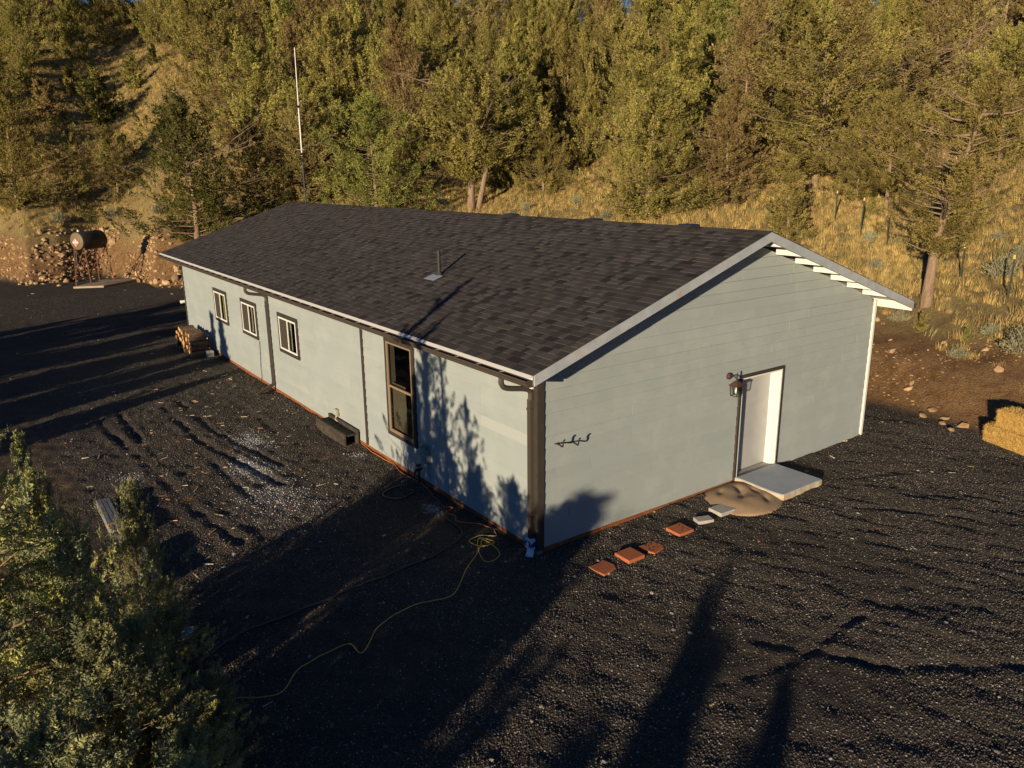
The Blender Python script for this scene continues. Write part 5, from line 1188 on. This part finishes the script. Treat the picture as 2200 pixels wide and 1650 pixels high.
# trees standing outside the picture, towards the sun: their long shadows cross the yard and the walls
def shade_tree(w_, dist, h, R, prof, seed, lab, x_at=0.0, **kw):
    # w_: offset across the light, dist: metres up-light from the line x = x_at
    d = np.array([math.cos(SUN_AZ+math.pi), math.sin(SUN_AZ+math.pi)]); n = np.array([-d[1], d[0]])
    p0 = n*w_; p0 = p0+d*((x_at-p0[0])/d[0]); x, y = p0-d*dist
    a = dict(nl=60, cl=4, per=75, ln=.15, wd=.06, rc=.30); a.update(kw)
    v = gen_tree(seed, h, R, prof, a.pop('base', .08), **a)
    place_tree('shade_juniper', v, x, y, Tz(x, y)-.05, 1, 1, 0, L_BLUE if dist < 10 else L_OLIVE, lab, 'tree', 'junipers outside the left and near edges of the picture')
SHADES = [(2.97, 8.2, 5.4, .50, 'spire', 1, 'tallest slender juniper just beyond the left edge, its shadow tip lies on the roof', dict(nl=44, rc=.17, per=110, holes=.2, lobes=.6, ln=.05, wd=.016)),
          (2.42, 8.2, 4.75, .38, 'spire', 13, 'second slender juniper beyond the left edge, beside the tallest one', dict(nl=40, rc=.14, per=100, holes=.2, lobes=.6, ln=.05, wd=.016)),
          (3.0, 8.3, 4.45, 1.3, 'cone', 14, 'ragged conical juniper beyond the left edge, shading the tall window', dict(nl=62, cl=4, rc=.15, per=110, holes=.3, lobes=.5, ln=.05, wd=.016)),
          (1.72, 8.5, 3.4, .85, 'cone', 15, 'smaller ragged juniper beyond the left edge, shading the wall right of the window', dict(nl=46, rc=.16, per=110, holes=.2, lobes=.5, ln=.05, wd=.016)),
          (0.55, 9.2, 2.6, .5, 'cone', 2, 'short juniper beyond the left edge, its shadow reaches the corner downspout', dict(nl=34, rc=.14, per=100, holes=.2, ln=.05, wd=.016)),
          (-.45, 19.0, 4.25, .9, 'broad', 3, 'round-headed juniper behind the viewpoint, its shadow touches the gable wall', dict(holes=.35, base=.3, nl=46, cl=3, rc=.16, per=40, bare=14, lobes=.6)),
          (-2.85, 17.5, 3.25, 1.5, 'cone', 4, 'thin juniper behind the viewpoint whose shadow points at the concrete step', dict(nl=54, rc=.2, cl=4, lobes=.65, holes=.25, bare=14)),
          (-2.0, 19.0, 2.9, .4, 'spire', 16, 'thin bare juniper behind the viewpoint, left of the step shadow', dict(nl=30, rc=.14, holes=.4, bare=10)),
          (-3.9, 15.5, 2.6, .35, 'spire', 5, 'very thin juniper behind the viewpoint, right of the shadow at the step', dict(nl=24)),
          (15.0, 17.0, 4.1, .55, 'spire', 6, 'slim juniper spire beyond the left edge, its shadow stands under the farthest window', {}),
          (15.9, 17.5, 4.25, .42, 'spire', 7, 'slimmest juniper spire beyond the left edge, next to the firewood shadow', {}),
          (17.8, 18.0, 3.0, 1.4, 'round', 8, 'bushy juniper beyond the left edge, first of the dark row', {}),
          (20.2, 18.5, 3.2, 1.6, 'round', 9, 'bushy juniper beyond the left edge, second of the dark row', {}),
          (22.8, 19.0, 3.6, 1.7, 'round', 10, 'bushy juniper beyond the left edge, third of the dark row', {}),
          (25.2, 19.5, 3.8, 1.6, 'round', 11, 'bushy juniper beyond the left edge, fourth of the dark row', {}),
          (13.3, 16.0, 2.5, .7, 'cone', 12, 'low juniper beyond the left edge with a shadow short of the house', {})]
for s in SHADES: shade_tree(s[0], s[1], s[2], s[3], s[4], 1000+s[5]*3, s[6], **s[7])
